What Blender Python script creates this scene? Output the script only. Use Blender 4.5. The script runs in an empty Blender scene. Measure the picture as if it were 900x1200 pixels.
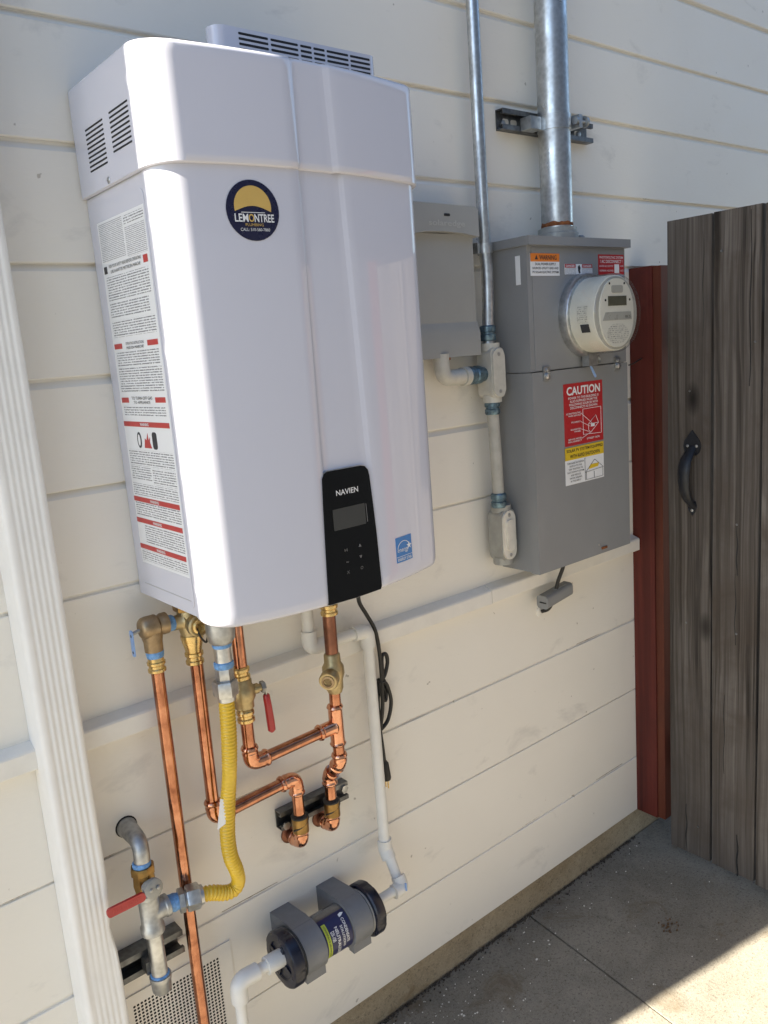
import bpy, bmesh, math, random
from mathutils import Vector, Matrix
random.seed(7)
PI = math.pi
scene = bpy.context.scene
col = scene.collection

# ------------------------------------------------------------------ camera
cam_d = bpy.data.cameras.new('camera'); cam = bpy.data.objects.new('camera', cam_d); col.objects.link(cam)
CAMROWS = [[0.766403, -0.180858, 0.616375], [-0.638018, -0.102941, 0.763109], [-0.074564, -0.978107, -0.194285]]
cm = Matrix(((CAMROWS[0][0], -CAMROWS[0][1], -CAMROWS[0][2], 0.0),
             (CAMROWS[1][0], -CAMROWS[1][1], -CAMROWS[1][2], -1.25),
             (CAMROWS[2][0], -CAMROWS[2][1], -CAMROWS[2][2], 1.445),
             (0, 0, 0, 1)))
cam.matrix_world = cm
cam_d.sensor_fit = 'HORIZONTAL'; cam_d.sensor_width = 36.0; cam_d.lens = 36.0 * 956.918 / 900.0
cam_d.clip_start = 0.02; cam_d.clip_end = 500
scene.camera = cam

# ------------------------------------------------------------------ sky, sun, exposure
SUN_EL = math.radians(34); SUN_AZ = math.radians(280.2)     # azimuth from +Y (into the wall) clockwise to +X
world = bpy.data.worlds.new('World'); scene.world = world; world.use_nodes = True
wn = world.node_tree
sky = wn.nodes.new('ShaderNodeTexSky'); sky.sky_type = 'NISHITA'; sky.sun_disc = False
sky.sun_elevation = SUN_EL; sky.sun_rotation = SUN_AZ; sky.altitude = 20; sky.dust_density = 0.6; sky.ozone_density = 1.6
bg = wn.nodes['Background']; wn.links.new(sky.outputs[0], bg.inputs[0]); bg.inputs[1].default_value = 0.052
sun_d = bpy.data.lights.new('sun', 'SUN'); sun_d.energy = 5.0; sun_d.angle = math.radians(0.6); sun_d.color = (1.0, 0.91, 0.76)
sun = bpy.data.objects.new('sun', sun_d); col.objects.link(sun); sun.location = (-6, 0, 10)
sd = Vector((math.sin(SUN_AZ) * math.cos(SUN_EL), math.cos(SUN_AZ) * math.cos(SUN_EL), math.sin(SUN_EL)))
sun.rotation_euler = sd.to_track_quat('Z', 'Y').to_euler()
scene.view_settings.view_transform = 'Standard'; scene.view_settings.look = 'None'
scene.view_settings.gamma = 1.0; scene.view_settings.use_curve_mapping = False
scene.view_settings.exposure = 2.62

# ------------------------------------------------------------------ materials
MAT = {}
def nodes(name):
    m = bpy.data.materials.new(name); m.use_nodes = True
    nt = m.node_tree; return m, nt, nt.nodes['Principled BSDF']
def tex_coord(nt, scale=(1, 1, 1), kind='Object', per_object=False):
    tc = nt.nodes.new('ShaderNodeTexCoord'); mp = nt.nodes.new('ShaderNodeMapping')
    nt.links.new(tc.outputs[kind], mp.inputs['Vector']); mp.inputs['Scale'].default_value = scale
    if per_object:
        oi = nt.nodes.new('ShaderNodeObjectInfo'); mu = nt.nodes.new('ShaderNodeVectorMath'); mu.operation = 'SCALE'
        cb = nt.nodes.new('ShaderNodeCombineXYZ')
        for i in range(3): nt.links.new(oi.outputs['Random'], cb.inputs[i])
        nt.links.new(cb.outputs[0], mu.inputs[0]); mu.inputs['Scale'].default_value = 37.0
        nt.links.new(mu.outputs[0], mp.inputs['Location'])
    return mp.outputs[0]
def noise(nt, vec, scale, detail=4, rough=0.55, dist=0.0):
    n = nt.nodes.new('ShaderNodeTexNoise'); nt.links.new(vec, n.inputs['Vector'])
    n.inputs['Scale'].default_value = scale; n.inputs['Detail'].default_value = detail
    n.inputs['Roughness'].default_value = rough; n.inputs['Distortion'].default_value = dist
    return n.outputs['Fac']
def ramp(nt, fac, stops):
    r = nt.nodes.new('ShaderNodeValToRGB'); nt.links.new(fac, r.inputs[0])
    el = r.color_ramp.elements
    while len(el) < len(stops): el.new(0.5)
    for e, (p, c) in zip(el, stops):
        e.position = p; e.color = (c[0], c[1], c[2], 1) if hasattr(c, '__len__') else (c, c, c, 1)
    return r.outputs[0]
def mixc(nt, fac, a, b, mode='MIX'):
    m = nt.nodes.new('ShaderNodeMix'); m.data_type = 'RGBA'; m.blend_type = mode
    for inp, v in ((m.inputs[0], fac), (m.inputs[6], a), (m.inputs[7], b)):
        if hasattr(v, 'is_output'): nt.links.new(v, inp)
        elif hasattr(v, '__len__'): inp.default_value = (v[0], v[1], v[2], 1)
        else: inp.default_value = v
    return m.outputs[2]
def math_n(nt, op, a, b=0.0):
    m = nt.nodes.new('ShaderNodeMath'); m.operation = op
    for inp, v in ((m.inputs[0], a), (m.inputs[1], b)):
        if hasattr(v, 'is_output'): nt.links.new(v, inp)
        else: inp.default_value = v
    return m.outputs[0]
def bump(nt, bs, h, strength=0.2, dist=0.002):
    b = nt.nodes.new('ShaderNodeBump'); nt.links.new(h, b.inputs['Height'])
    b.inputs['Strength'].default_value = strength; b.inputs['Distance'].default_value = dist
    nt.links.new(b.outputs[0], bs.inputs['Normal'])
def setc(nt, bs, v, key='Base Color'):
    if hasattr(v, 'is_output'): nt.links.new(v, bs.inputs[key])
    else: bs.inputs[key].default_value = (v[0], v[1], v[2], 1) if hasattr(v, '__len__') else v

def plain(name, c, rough=0.5, metal=0.0, var=0.12, vscale=25, coat=0.0, bmp=0.0, bscale=300, spec=0.5):
    """Paint, plastic or metal with a slight mottling of colour and gloss."""
    m, nt, bs = nodes(name); v = tex_coord(nt, per_object=True)
    n = noise(nt, v, vscale, 5, 0.6)
    lo = tuple(x * (1 - var) for x in c); hi = tuple(min(1, x * (1 + var)) for x in c)
    setc(nt, bs, ramp(nt, n, [(0.3, lo), (0.7, hi)]))
    n2 = noise(nt, v, vscale * 2.3, 4)
    setc(nt, bs, ramp(nt, n2, [(0.3, max(0.02, rough * 0.85)), (0.75, min(1, rough * 1.2))]), 'Roughness')
    bs.inputs['Metallic'].default_value = metal; bs.inputs['Coat Weight'].default_value = coat
    bs.inputs['Coat Roughness'].default_value = 0.06; bs.inputs['Specular IOR Level'].default_value = spec
    if bmp: bump(nt, bs, noise(nt, v, bscale, 3), bmp, 0.001)
    MAT[name] = m; return m

def siding_mat():
    m, nt, bs = nodes('siding_paint'); v = tex_coord(nt)
    tc = nt.nodes.new('ShaderNodeTexCoord')
    geo = nt.nodes.new('ShaderNodeNewGeometry')
    pos = geo.outputs['Position']
    big = noise(nt, pos, 2.3, 3)
    c = ramp(nt, big, [(0.3, (0.785, 0.750, 0.680)), (0.7, (0.82, 0.785, 0.715))])
    mp = nt.nodes.new('ShaderNodeMapping'); nt.links.new(pos, mp.inputs[0]); mp.inputs['Scale'].default_value = (3.0, 3.0, 5.5)
    sm = noise(nt, mp.outputs[0], 2.0, 6, 0.62, 0.4)
    sm_m = ramp(nt, sm, [(0.60, 0.0), (0.72, 0.65)])
    c = mixc(nt, sm_m, c, (0.60, 0.575, 0.53))
    spot = noise(nt, pos, 46, 2, 0.5)
    c = mixc(nt, ramp(nt, spot, [(0.735, 0.0), (0.76, 0.7)]), c, (0.36, 0.32, 0.27))
    setc(nt, bs, c)
    setc(nt, bs, ramp(nt, sm, [(0.3, 0.42), (0.7, 0.58)]), 'Roughness')
    mp2 = nt.nodes.new('ShaderNodeMapping'); nt.links.new(pos, mp2.inputs[0]); mp2.inputs['Scale'].default_value = (14, 60, 60)
    br = noise(nt, mp2.outputs[0], 3.0, 5, 0.6)
    bump(nt, bs, br, 0.2, 0.002)
    MAT['siding'] = m
siding_mat()

def heater_white(name, c=(0.60, 0.607, 0.685)):
    m, nt, bs = nodes(name); setc(nt, bs, c)
    v = tex_coord(nt); n = noise(nt, v, 9, 3)
    setc(nt, bs, ramp(nt, n, [(0.3, 0.20), (0.7, 0.26)]), 'Roughness')
    bs.inputs['Coat Weight'].default_value = 1.0; bs.inputs['Coat Roughness'].default_value = 0.025; bs.inputs['Coat IOR'].default_value = 1.55; bs.inputs['Specular IOR Level'].default_value = 0.15
    bump(nt, bs, noise(nt, v, 420, 2), 0.02, 0.0006)
    MAT[name] = m
heater_white('heater_white')

def copper_mat(name, a, b, c3, rough):
    m, nt, bs = nodes(name); v = tex_coord(nt, per_object=True)
    n = noise(nt, v, 30, 6, 0.65, 0.6)
    base = ramp(nt, n, [(0.25, a), (0.55, b), (0.8, c3)])
    mp = nt.nodes.new('ShaderNodeMapping'); nt.links.new(v, mp.inputs[0]); mp.inputs['Scale'].default_value = (160, 160, 9)
    st = noise(nt, mp.outputs[0], 2, 3)
    base = mixc(nt, ramp(nt, st, [(0.55, 0.0), (0.8, 0.35)]), base, a)
    setc(nt, bs, base); bs.inputs['Metallic'].default_value = 1
    setc(nt, bs, ramp(nt, n, [(0.3, rough * 1.5), (0.7, rough)]), 'Roughness')
    MAT[name] = m
copper_mat('copper', (0.22, 0.080, 0.045), (0.54, 0.25, 0.15), (0.70, 0.39, 0.26), 0.11)
copper_mat('copper_fitting', (0.33, 0.13, 0.075), (0.72, 0.36, 0.225), (0.82, 0.47, 0.33), 0.08)
copper_mat('copper_dark', (0.16, 0.075, 0.05), (0.26, 0.12, 0.08), (0.34, 0.17, 0.11), 0.35)

def galv(name, a=0.36, b=0.66, rough=0.34):
    m, nt, bs = nodes(name); v = tex_coord(nt, per_object=True)
    vo = nt.nodes.new('ShaderNodeTexVoronoi'); nt.links.new(v, vo.inputs['Vector']); vo.inputs['Scale'].default_value = 120
    n = noise(nt, v, 22, 5, 0.6)
    mix = math_n(nt, 'ADD', math_n(nt, 'MULTIPLY', vo.outputs['Distance'], 0.25), math_n(nt, 'MULTIPLY', n, 0.9))
    setc(nt, bs, ramp(nt, mix, [(0.3, (a * 0.97, a, a * 1.02)), (0.75, (b * 0.97, b, b * 1.02))]))
    bs.inputs['Metallic'].default_value = 1
    setc(nt, bs, ramp(nt, n, [(0.3, rough * 1.4), (0.7, rough * 0.8)]), 'Roughness')
    MAT[name] = m
galv('galvanized'); galv('strut_steel', 0.10, 0.24, 0.45); galv('fitting_steel', 0.30, 0.55, 0.42)

def wood_mat(name, cs, sx=26, rough=0.75, fiber=0.35, relief=0.5, tone=(1.0, 1.0)):
    """Long grain with wandering bands, fine fibres, blotches and the odd knot."""
    m, nt, bs = nodes(name); v = tex_coord(nt, per_object=True)
    wob = nt.nodes.new('ShaderNodeTexNoise'); nt.links.new(v, wob.inputs['Vector']); wob.inputs['Scale'].default_value = 2.6; wob.inputs['Detail'].default_value = 2
    sc = nt.nodes.new('ShaderNodeVectorMath'); sc.operation = 'SCALE'; nt.links.new(wob.outputs['Color'], sc.inputs[0]); sc.inputs['Scale'].default_value = 0.018
    ad = nt.nodes.new('ShaderNodeVectorMath'); nt.links.new(v, ad.inputs[0]); nt.links.new(sc.outputs[0], ad.inputs[1])
    mp = nt.nodes.new('ShaderNodeMapping'); nt.links.new(ad.outputs[0], mp.inputs[0]); mp.inputs['Scale'].default_value = (sx, sx, 0.55)
    g = noise(nt, mp.outputs[0], 1.6, 5, 0.6, 0.6)
    mp2 = nt.nodes.new('ShaderNodeMapping'); nt.links.new(v, mp2.inputs[0]); mp2.inputs['Scale'].default_value = (sx * 9, sx * 9, 3.5)
    g2 = noise(nt, mp2.outputs[0], 1.0, 4, 0.6)
    blot = noise(nt, v, 4.2, 5, 0.65, 0.8)
    wash = noise(nt, v, 1.7, 3, 0.5)
    c = ramp(nt, g, [(0.34, cs[0]), (0.5, cs[1]), (0.68, cs[2])])
    c = mixc(nt, ramp(nt, g2, [(0.5, 0.0), (0.8, fiber)]), c, cs[0])
    c = mixc(nt, ramp(nt, blot, [(0.45, 0.0), (0.7, 0.75)]), c, cs[3])
    c = mixc(nt, ramp(nt, wash, [(0.40, 0.0), (0.65, 0.5)]), c, cs[1])
    vo = nt.nodes.new('ShaderNodeTexVoronoi'); mp3 = nt.nodes.new('ShaderNodeMapping'); nt.links.new(v, mp3.inputs[0]); mp3.inputs['Scale'].default_value = (5.5, 5.5, 2.6)
    nt.links.new(mp3.outputs[0], vo.inputs['Vector']); vo.inputs['Scale'].default_value = 1.0
    c = mixc(nt, ramp(nt, vo.outputs['Distance'], [(0.05, 0.95), (0.13, 0.0)]), c, tuple(x * 0.5 for x in cs[0]))
    oi2 = nt.nodes.new('ShaderNodeObjectInfo')
    c = mixc(nt, 1.0, c, ramp(nt, oi2.outputs['Random'], [(0.0, tone[0]), (1.0, tone[1])]), 'MULTIPLY')
    setc(nt, bs, c); bs.inputs['Roughness'].default_value = rough; bs.inputs['Specular IOR Level'].default_value = 0.3
    bump(nt, bs, math_n(nt, 'ADD', g, math_n(nt, 'MULTIPLY', g2, 0.5)), relief, 0.0025)
    MAT[name] = m
wood_mat('weathered_wood', [(0.026, 0.021, 0.017), (0.122, 0.106, 0.093), (0.225, 0.205, 0.185), (0.072, 0.054, 0.040)], 42, fiber=0.6, relief=0.8, tone=((0.72, 0.70, 0.68), (1.0, 1.0, 1.0)))
wood_mat('red_wood', [(0.050, 0.009, 0.007), (0.108, 0.020, 0.014), (0.135, 0.026, 0.018), (0.060, 0.013, 0.010)], 26, rough=0.5, fiber=0.2, relief=0.3)
wood_mat('brown_red_wood', [(0.055, 0.014, 0.008), (0.105, 0.026, 0.013), (0.125, 0.036, 0.018), (0.07, 0.022, 0.012)], 18, rough=0.55, fiber=0.2, relief=0.3)

def concrete(name, dark, lite, grit=1.0, stain=(0.13, 0.105, 0.075)):
    m, nt, bs = nodes(name)
    geo = nt.nodes.new('ShaderNodeNewGeometry'); pos = geo.outputs['Position']
    a = noise(nt, pos, 4.5, 8, 0.68, 0.5); b = noise(nt, pos, 150, 4, 0.75); c0 = noise(nt, pos, 520, 2, 0.6); d = noise(nt, pos, 28, 5, 0.7)
    c = ramp(nt, a, [(0.33, dark), (0.66, lite)])
    c = mixc(nt, ramp(nt, d, [(0.50, 0.0), (0.70, 0.45)]), c, tuple(x * 0.72 for x in dark))
    c = mixc(nt, ramp(nt, b, [(0.53, 0.0), (0.66, 0.8 * grit)]), c, tuple(x * 0.42 for x in dark))
    c = mixc(nt, ramp(nt, c0, [(0.58, 0.0), (0.68, 0.6 * grit)]), c, tuple(min(0.8, x * 1.7) for x in lite))
    st = noise(nt, pos, 5.5, 6, 0.72, 1.0)
    c = mixc(nt, ramp(nt, st, [(0.57, 0.0), (0.68, 0.75)]), c, stain)
    st2 = noise(nt, pos, 13.0, 4, 0.6, 0.6)
    c = mixc(nt, ramp(nt, st2, [(0.66, 0.0), (0.74, 0.5)]), c, tuple(x * 0.45 for x in dark))
    setc(nt, bs, c); bs.inputs['Roughness'].default_value = 0.88; bs.inputs['Specular IOR Level'].default_value = 0.25
    bump(nt, bs, math_n(nt, 'ADD', math_n(nt, 'ADD', b, math_n(nt, 'MULTIPLY', c0, 0.4)), math_n(nt, 'MULTIPLY', d, 0.6)), 0.5, 0.003)
    MAT[name] = m
concrete('slab_concrete', (0.170, 0.156, 0.128), (0.250, 0.230, 0.190), stain=(0.140, 0.110, 0.073))
concrete('foundation_concrete', (0.30, 0.24, 0.155), (0.42, 0.345, 0.235), 0.8, (0.24, 0.175, 0.10))
concrete('ground_soil', (0.10, 0.09, 0.07), (0.15, 0.13, 0.10), 0.6)

def print_mat(name, paper=(0.78, 0.79, 0.80), ink=(0.10, 0.10, 0.11), pitch=0.0036, sx=420.0, dens=0.44):
    """Rows of small print: lines along the sheet, broken into words."""
    m, nt, bs = nodes(name); tc = nt.nodes.new('ShaderNodeTexCoord'); sp = nt.nodes.new('ShaderNodeSeparateXYZ')
    nt.links.new(tc.outputs['Object'], sp.inputs[0])
    h = math_n(nt, 'ADD', sp.outputs[0], sp.outputs[1]); z = math_n(nt, 'MULTIPLY', sp.outputs[2], 1.0 / pitch)
    row = math_n(nt, 'FLOOR', z); fr = math_n(nt, 'FRACT', z)
    line = math_n(nt, 'MULTIPLY', math_n(nt, 'GREATER_THAN', fr, 0.30), math_n(nt, 'LESS_THAN', fr, 0.80))
    cb = nt.nodes.new('ShaderNodeCombineXYZ'); nt.links.new(math_n(nt, 'MULTIPLY', h, sx), cb.inputs[0])
    nt.links.new(math_n(nt, 'MULTIPLY', row, 7.31), cb.inputs[1]); nt.links.new(fr, cb.inputs[2])
    w = math_n(nt, 'GREATER_THAN', noise(nt, cb.outputs[0], 1.0, 2, 0.7), dens)
    k = math_n(nt, 'MULTIPLY', line, w)
    setc(nt, bs, mixc(nt, math_n(nt, 'MULTIPLY', k, 0.85), paper, ink)); bs.inputs['Roughness'].default_value = 0.45
    MAT[name] = m
print_mat('print_white'); print_mat('print_tiny', pitch=0.0024, sx=700, ink=(0.22, 0.22, 0.24), dens=0.40)
print_mat('print_red', (0.42, 0.018, 0.022), (0.75, 0.6, 0.6), 0.0052, 330, 0.42)
print_mat('print_dial', (0.62, 0.61, 0.55), (0.2, 0.2, 0.19), 0.0042, 330, 0.52)

plain('trim_paint', (0.78, 0.75, 0.69), 0.45, var=0.04, bmp=0.06, bscale=60)
plain('downspout_paint', (0.80, 0.79, 0.76), 0.38, var=0.03, bmp=0.03, bscale=120)
plain('box_grey', (0.235, 0.24, 0.245), 0.42, var=0.05, vscale=7, bmp=0.04, bscale=700)
plain('enclosure_grey', (0.33, 0.33, 0.315), 0.55, var=0.04, vscale=8, bmp=0.08, bscale=500)
plain('enclosure_print', (0.44, 0.44, 0.42), 0.55, var=0.02)
plain('dark_gap', (0.012, 0.012, 0.013), 0.7, var=0.1)
plain('black_plastic', (0.014, 0.014, 0.016), 0.38, var=0.15)
plain('gloss_black', (0.003, 0.003, 0.0035), 0.03, var=0.05, spec=0.22)
plain('screen', (0.045, 0.045, 0.042), 0.2, var=0.05)
plain('icon_grey', (0.15, 0.15, 0.15), 0.4)
plain('icon_white', (0.72, 0.72, 0.72), 0.4)
plain('brass', (0.68, 0.50, 0.22), 0.28, 1.0, 0.18, 60)
plain('bronze', (0.36, 0.27, 0.17), 0.5, 1.0, 0.22, 60, bmp=0.25, bscale=420)
plain('cast_brass', (0.46, 0.37, 0.21), 0.45, 1.0, 0.2, 60, bmp=0.25, bscale=420)
plain('dark_brass', (0.30, 0.19, 0.07), 0.38, 1.0, 0.3, 50)
plain('tape_blue', (0.14, 0.30, 0.56), 0.55, var=0.35, vscale=170, bmp=0.3, bscale=300)
plain('sealant_teal', (0.13, 0.20, 0.25), 0.38, 0.8, 0.5, 130)
plain('flag_blue', (0.24, 0.38, 0.66), 0.4, var=0.1)
plain('red_grip', (0.42, 0.022, 0.024), 0.35, var=0.12, coat=0.3)
plain('yellow_coat', (0.70, 0.46, 0.030), 0.33, var=0.10, vscale=40, coat=0.25)
plain('pvc_white', (0.72, 0.71, 0.67), 0.42, var=0.06, vscale=18)
plain('navy_plastic', (0.006, 0.008, 0.020), 0.3, var=0.2)
plain('bracket_grey', (0.155, 0.162, 0.175), 0.5, var=0.08)
plain('tank_tube', (0.11, 0.105, 0.10), 0.18, var=0.25, vscale=60, coat=0.6)
plain('label_navy', (0.016, 0.018, 0.075), 0.35, var=0.06)
plain('label_lime', (0.48, 0.56, 0.055), 0.4, var=0.04)
plain('sticker_navy', (0.010, 0.010, 0.040), 0.28, var=0.05, coat=0.3)
plain('sticker_gold', (0.60, 0.40, 0.115), 0.35, var=0.05)
plain('sticker_white', (0.76, 0.77, 0.78), 0.4, var=0.02)
plain('sticker_red', (0.42, 0.018, 0.022), 0.4, var=0.04)
plain('label_red', (0.46, 0.045, 0.04), 0.45, var=0.06)
plain('sticker_orange', (0.72, 0.20, 0.022), 0.4, var=0.04)
plain('sticker_yellow', (0.68, 0.47, 0.022), 0.4, var=0.04)
plain('sticker_blue', (0.045, 0.20, 0.50), 0.4, var=0.04)
plain('ink', (0.025, 0.025, 0.03), 0.5, var=0.05)
plain('meter_white', (0.66, 0.65, 0.585), 0.42, var=0.03)
plain('meter_rim', (0.38, 0.38, 0.35), 0.3, var=0.04, coat=0.5)
plain('lcd', (0.085, 0.085, 0.06), 0.15, var=0.05, coat=0.5)
plain('cast_grey', (0.34, 0.34, 0.32), 0.5, 0.35, 0.12, 50, bmp=0.2, bscale=400)
plain('cast_pale', (0.55, 0.535, 0.48), 0.48, 0.15, 0.10, 50, bmp=0.15, bscale=400)
plain('cover_plate', (0.72, 0.69, 0.62), 0.36, 0.25, 0.10, 40)
plain('conduit_paint', (0.42, 0.41, 0.37), 0.5, 0.1, 0.14, 40)
plain('rust', (0.20, 0.065, 0.018), 0.8, var=0.5, vscale=90)
plain('iron_black', (0.009, 0.011, 0.016), 0.45, var=0.3, vscale=60, bmp=0.35, bscale=300)
plain('rubber', (0.012, 0.012, 0.012), 0.5, var=0.2)
plain('leaf_brown', (0.11, 0.06, 0.025), 0.8, var=0.4, vscale=80)
plain('dirt_dark', (0.065, 0.052, 0.038), 0.9, var=0.4, vscale=60)
plain('seam_dark', (0.25, 0.20, 0.15), 0.9, var=0.4, vscale=40)
plain('fleck_white', (0.66, 0.64, 0.58), 0.7, var=0.15)
plain('slate_paint', (0.15, 0.17, 0.20), 0.75, var=0.06, vscale=3)
plain('roofing', (0.10, 0.095, 0.09), 0.85, var=0.2)
plain('shade_fabric', (0.80, 0.80, 0.80), 0.5)

def glass_mat():
    m, nt, bs = nodes('clear_cover'); out = nt.nodes['Material Output']; nt.nodes.remove(bs)
    tr = nt.nodes.new('ShaderNodeBsdfTransparent'); tr.inputs[0].default_value = (0.965, 0.965, 0.95, 1)
    gl = nt.nodes.new('ShaderNodeBsdfGlossy'); gl.inputs['Roughness'].default_value = 0.02
    lw = nt.nodes.new('ShaderNodeLayerWeight'); lw.inputs['Blend'].default_value = 0.5
    k = math_n(nt, 'ADD', math_n(nt, 'MULTIPLY', math_n(nt, 'POWER', lw.outputs['Facing'], 4.0), 0.55), 0.045)
    mx = nt.nodes.new('ShaderNodeMixShader'); nt.links.new(k, mx.inputs[0]); nt.links.new(tr.outputs[0], mx.inputs[1]); nt.links.new(gl.outputs[0], mx.inputs[2])
    nt.links.new(mx.outputs[0], out.inputs[0]); MAT['clear_cover'] = m
glass_mat()

# ------------------------------------------------------------------ mesh helpers
def new(): return bmesh.new()
def box(bm, x0, x1, y0, y1, z0, z1):
    xs, ys, zs = sorted((x0, x1)), sorted((y0, y1)), sorted((z0, z1))
    v = [bm.verts.new((xs[i], ys[j], zs[k])) for i in (0, 1) for j in (0, 1) for k in (0, 1)]
    fs = [(0, 1, 3, 2), (4, 6, 7, 5), (0, 4, 5, 1), (2, 3, 7, 6), (0, 2, 6, 4), (1, 5, 7, 3)]
    return [bm.faces.new([v[i] for i in f]) for f in fs]
def bevel(bm, w, seg=2, ang=25):
    ed = [e for e in bm.edges if len(e.link_faces) == 2 and e.calc_face_angle(0) > math.radians(ang)]
    if ed: bmesh.ops.bevel(bm, geom=ed, offset=w, segments=seg, affect='EDGES', profile=0.5)
def bbox(x0, x1, y0, y1, z0, z1, w=0.002, seg=2):
    bm = new(); box(bm, x0, x1, y0, y1, z0, z1); bevel(bm, w, seg); return bm
def frame_of(d):
    d = Vector(d).normalized(); a = Vector((0, 0, 1)) if abs(d.z) < 0.9 else Vector((1, 0, 0))
    u = a.cross(d).normalized(); return u, d.cross(u).normalized()
def loft(bm, rings, cap=True, close=True):
    vs = [[bm.verts.new(p) for p in r] for r in rings]
    n = len(vs[0])
    for a, b in zip(vs, vs[1:]):
        for i in range(n if close else n - 1):
            j = (i + 1) % n
            try: bm.faces.new((a[i], a[j], b[j], b[i]))
            except ValueError: pass
    if cap:
        bm.faces.new(list(reversed(vs[0]))); bm.faces.new(vs[-1])
    return vs
def lathe(bm, p, d, prof, n=24, cap=True):
    """prof = [(distance along d, radius), ...]"""
    p = Vector(p); d = Vector(d).normalized(); u, w = frame_of(d)
    rings = []
    for t, r in prof:
        r = max(r, 1e-5)
        rings.append([p + d * t + (u * math.cos(2 * PI * i / n) + w * math.sin(2 * PI * i / n)) * r for i in range(n)])
    return loft(bm, rings, cap)
def tube(bm, pts, r, n=16, cap=True):
    pts = [Vector(q) for q in pts]; m = len(pts)
    rs = r if hasattr(r, '__len__') else [r] * m
    tan = []
    for i in range(m):
        a = pts[max(0, i - 1)]; b = pts[min(m - 1, i + 1)]; tan.append((b - a).normalized())
    u, w = frame_of(tan[0]); rings = []
    for i in range(m):
        if i:
            q = tan[i - 1].rotation_difference(tan[i]); u = q @ u; u = (u - tan[i] * u.dot(tan[i])).normalized()
        w = tan[i].cross(u)
        rings.append([pts[i] + (u * math.cos(2 * PI * k / n) + w * math.sin(2 * PI * k / n)) * rs[i] for k in range(n)])
    return loft(bm, rings, cap)
def fillet(pts, rad, seg=8):
    pts = [Vector(p) for p in pts]; out = [pts[0]]
    for i in range(1, len(pts) - 1):
        p = pts[i]; a = (pts[i - 1] - p); b = (pts[i + 1] - p)
        ang = a.angle(b); cut = min(rad / math.tan(ang / 2), a.length * 0.49, b.length * 0.49)
        A = p + a.normalized() * cut; B = p + b.normalized() * cut
        for s in range(seg + 1):
            t = s / seg; q0 = A.lerp(p, t); q1 = p.lerp(B, t); quad = q0.lerp(q1, t)
            out.append(quad)
    out.append(pts[-1]); return out
def spline(pts, sub=12):
    P = [Vector(p) for p in pts]; P = [P[0] * 2 - P[1]] + P + [P[-1] * 2 - P[-2]]; out = []
    for i in range(1, len(P) - 2):
        for s in range(sub):
            t = s / sub; a, b, c, d = P[i - 1], P[i], P[i + 1], P[i + 2]
            out.append(0.5 * ((2 * b) + (c - a) * t + (2 * a - 5 * b + 4 * c - d) * t * t + (3 * b - a - 3 * c + d) * t ** 3))
    out.append(P[-2]); return out
def resample(pts, step):
    pts = [Vector(p) for p in pts]; out = [pts[0]]; acc = 0.0; L = [0.0]
    for a, b in zip(pts, pts[1:]): L.append(L[-1] + (b - a).length)
    n = max(2, int(L[-1] / step)); j = 0; res = []
    for k in range(n + 1):
        t = L[-1] * k / n
        while j < len(L) - 2 and L[j + 1] < t: j += 1
        f = (t - L[j]) / max(1e-9, L[j + 1] - L[j]); res.append(pts[j].lerp(pts[j + 1], f))
    return res
def prism(bm, poly, f0, f1):
    """poly = 2D outline; f0/f1 map (u,v) to the back and front surface points."""
    a = [bm.verts.new(f0(u, v)) for u, v in poly]; b = [bm.verts.new(f1(u, v)) for u, v in poly]
    n = len(poly)
    for i in range(n):
        j = (i + 1) % n; bm.faces.new((a[i], a[j], b[j], b[i]))
    bm.faces.new(list(reversed(a))); bm.faces.new(b)
def rrect(u0, u1, v0, v1, r, seg=5):
    out = []
    for cx, cy, a0 in ((u1 - r, v0 + r, -90), (u1 - r, v1 - r, 0), (u0 + r, v1 - r, 90), (u0 + r, v0 + r, 180)):
        for s in range(seg + 1):
            a = math.radians(a0 + 90 * s / seg); out.append((cx + r * math.cos(a), cy + r * math.sin(a)))
    return out
def ellipse(cu, cv, ru, rv, n=40): return [(cu + ru * math.cos(2 * PI * i / n), cv + rv * math.sin(2 * PI * i / n)) for i in range(n)]
def hexnut(bm, p, d, r, L, n=6):
    lathe(bm, p, d, [(0, r * 0.93), (L * 0.1, r), (L * 0.9, r), (L, r * 0.93)], n)

def obj(name, bm, mat, parent=None, smooth=38, kind=None, label=None):
    bmesh.ops.recalc_face_normals(bm, faces=bm.faces[:])
    me = bpy.data.meshes.new(name)
    lo = Vector((min(v.co.x for v in bm.verts), min(v.co.y for v in bm.verts), min(v.co.z for v in bm.verts)))
    hi = Vector((max(v.co.x for v in bm.verts), max(v.co.y for v in bm.verts), max(v.co.z for v in bm.verts)))
    c = (lo + hi) / 2
    bmesh.ops.translate(bm, vec=-c, verts=bm.verts[:])
    bm.to_mesh(me); bm.free()
    if smooth:
        me.shade_smooth(); me.set_sharp_from_angle(angle=math.radians(smooth))
    me.materials.append(MAT[mat] if isinstance(mat, str) else mat)
    o = bpy.data.objects.new(name, me); col.objects.link(o)
    o.location = c
    if parent is not None:
        w = Vector((0, 0, 0)); p = parent
        while p is not None: w += p.location; p = p.parent
        o.parent = parent; o.location = c - w
    if kind: o['kind'] = kind
    if label: o['label'] = label
    return o
def thing(name, loc, label, cat, group=None):
    o = bpy.data.objects.new(name, None); col.objects.link(o); o.location = loc; o.empty_display_size = 0.05
    o['label'] = label; o['category'] = cat
    if group: o['group'] = group
    return o
def tag(o, label, cat, group=None):
    o['label'] = label; o['category'] = cat
    if group: o['group'] = group
    return o

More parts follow.
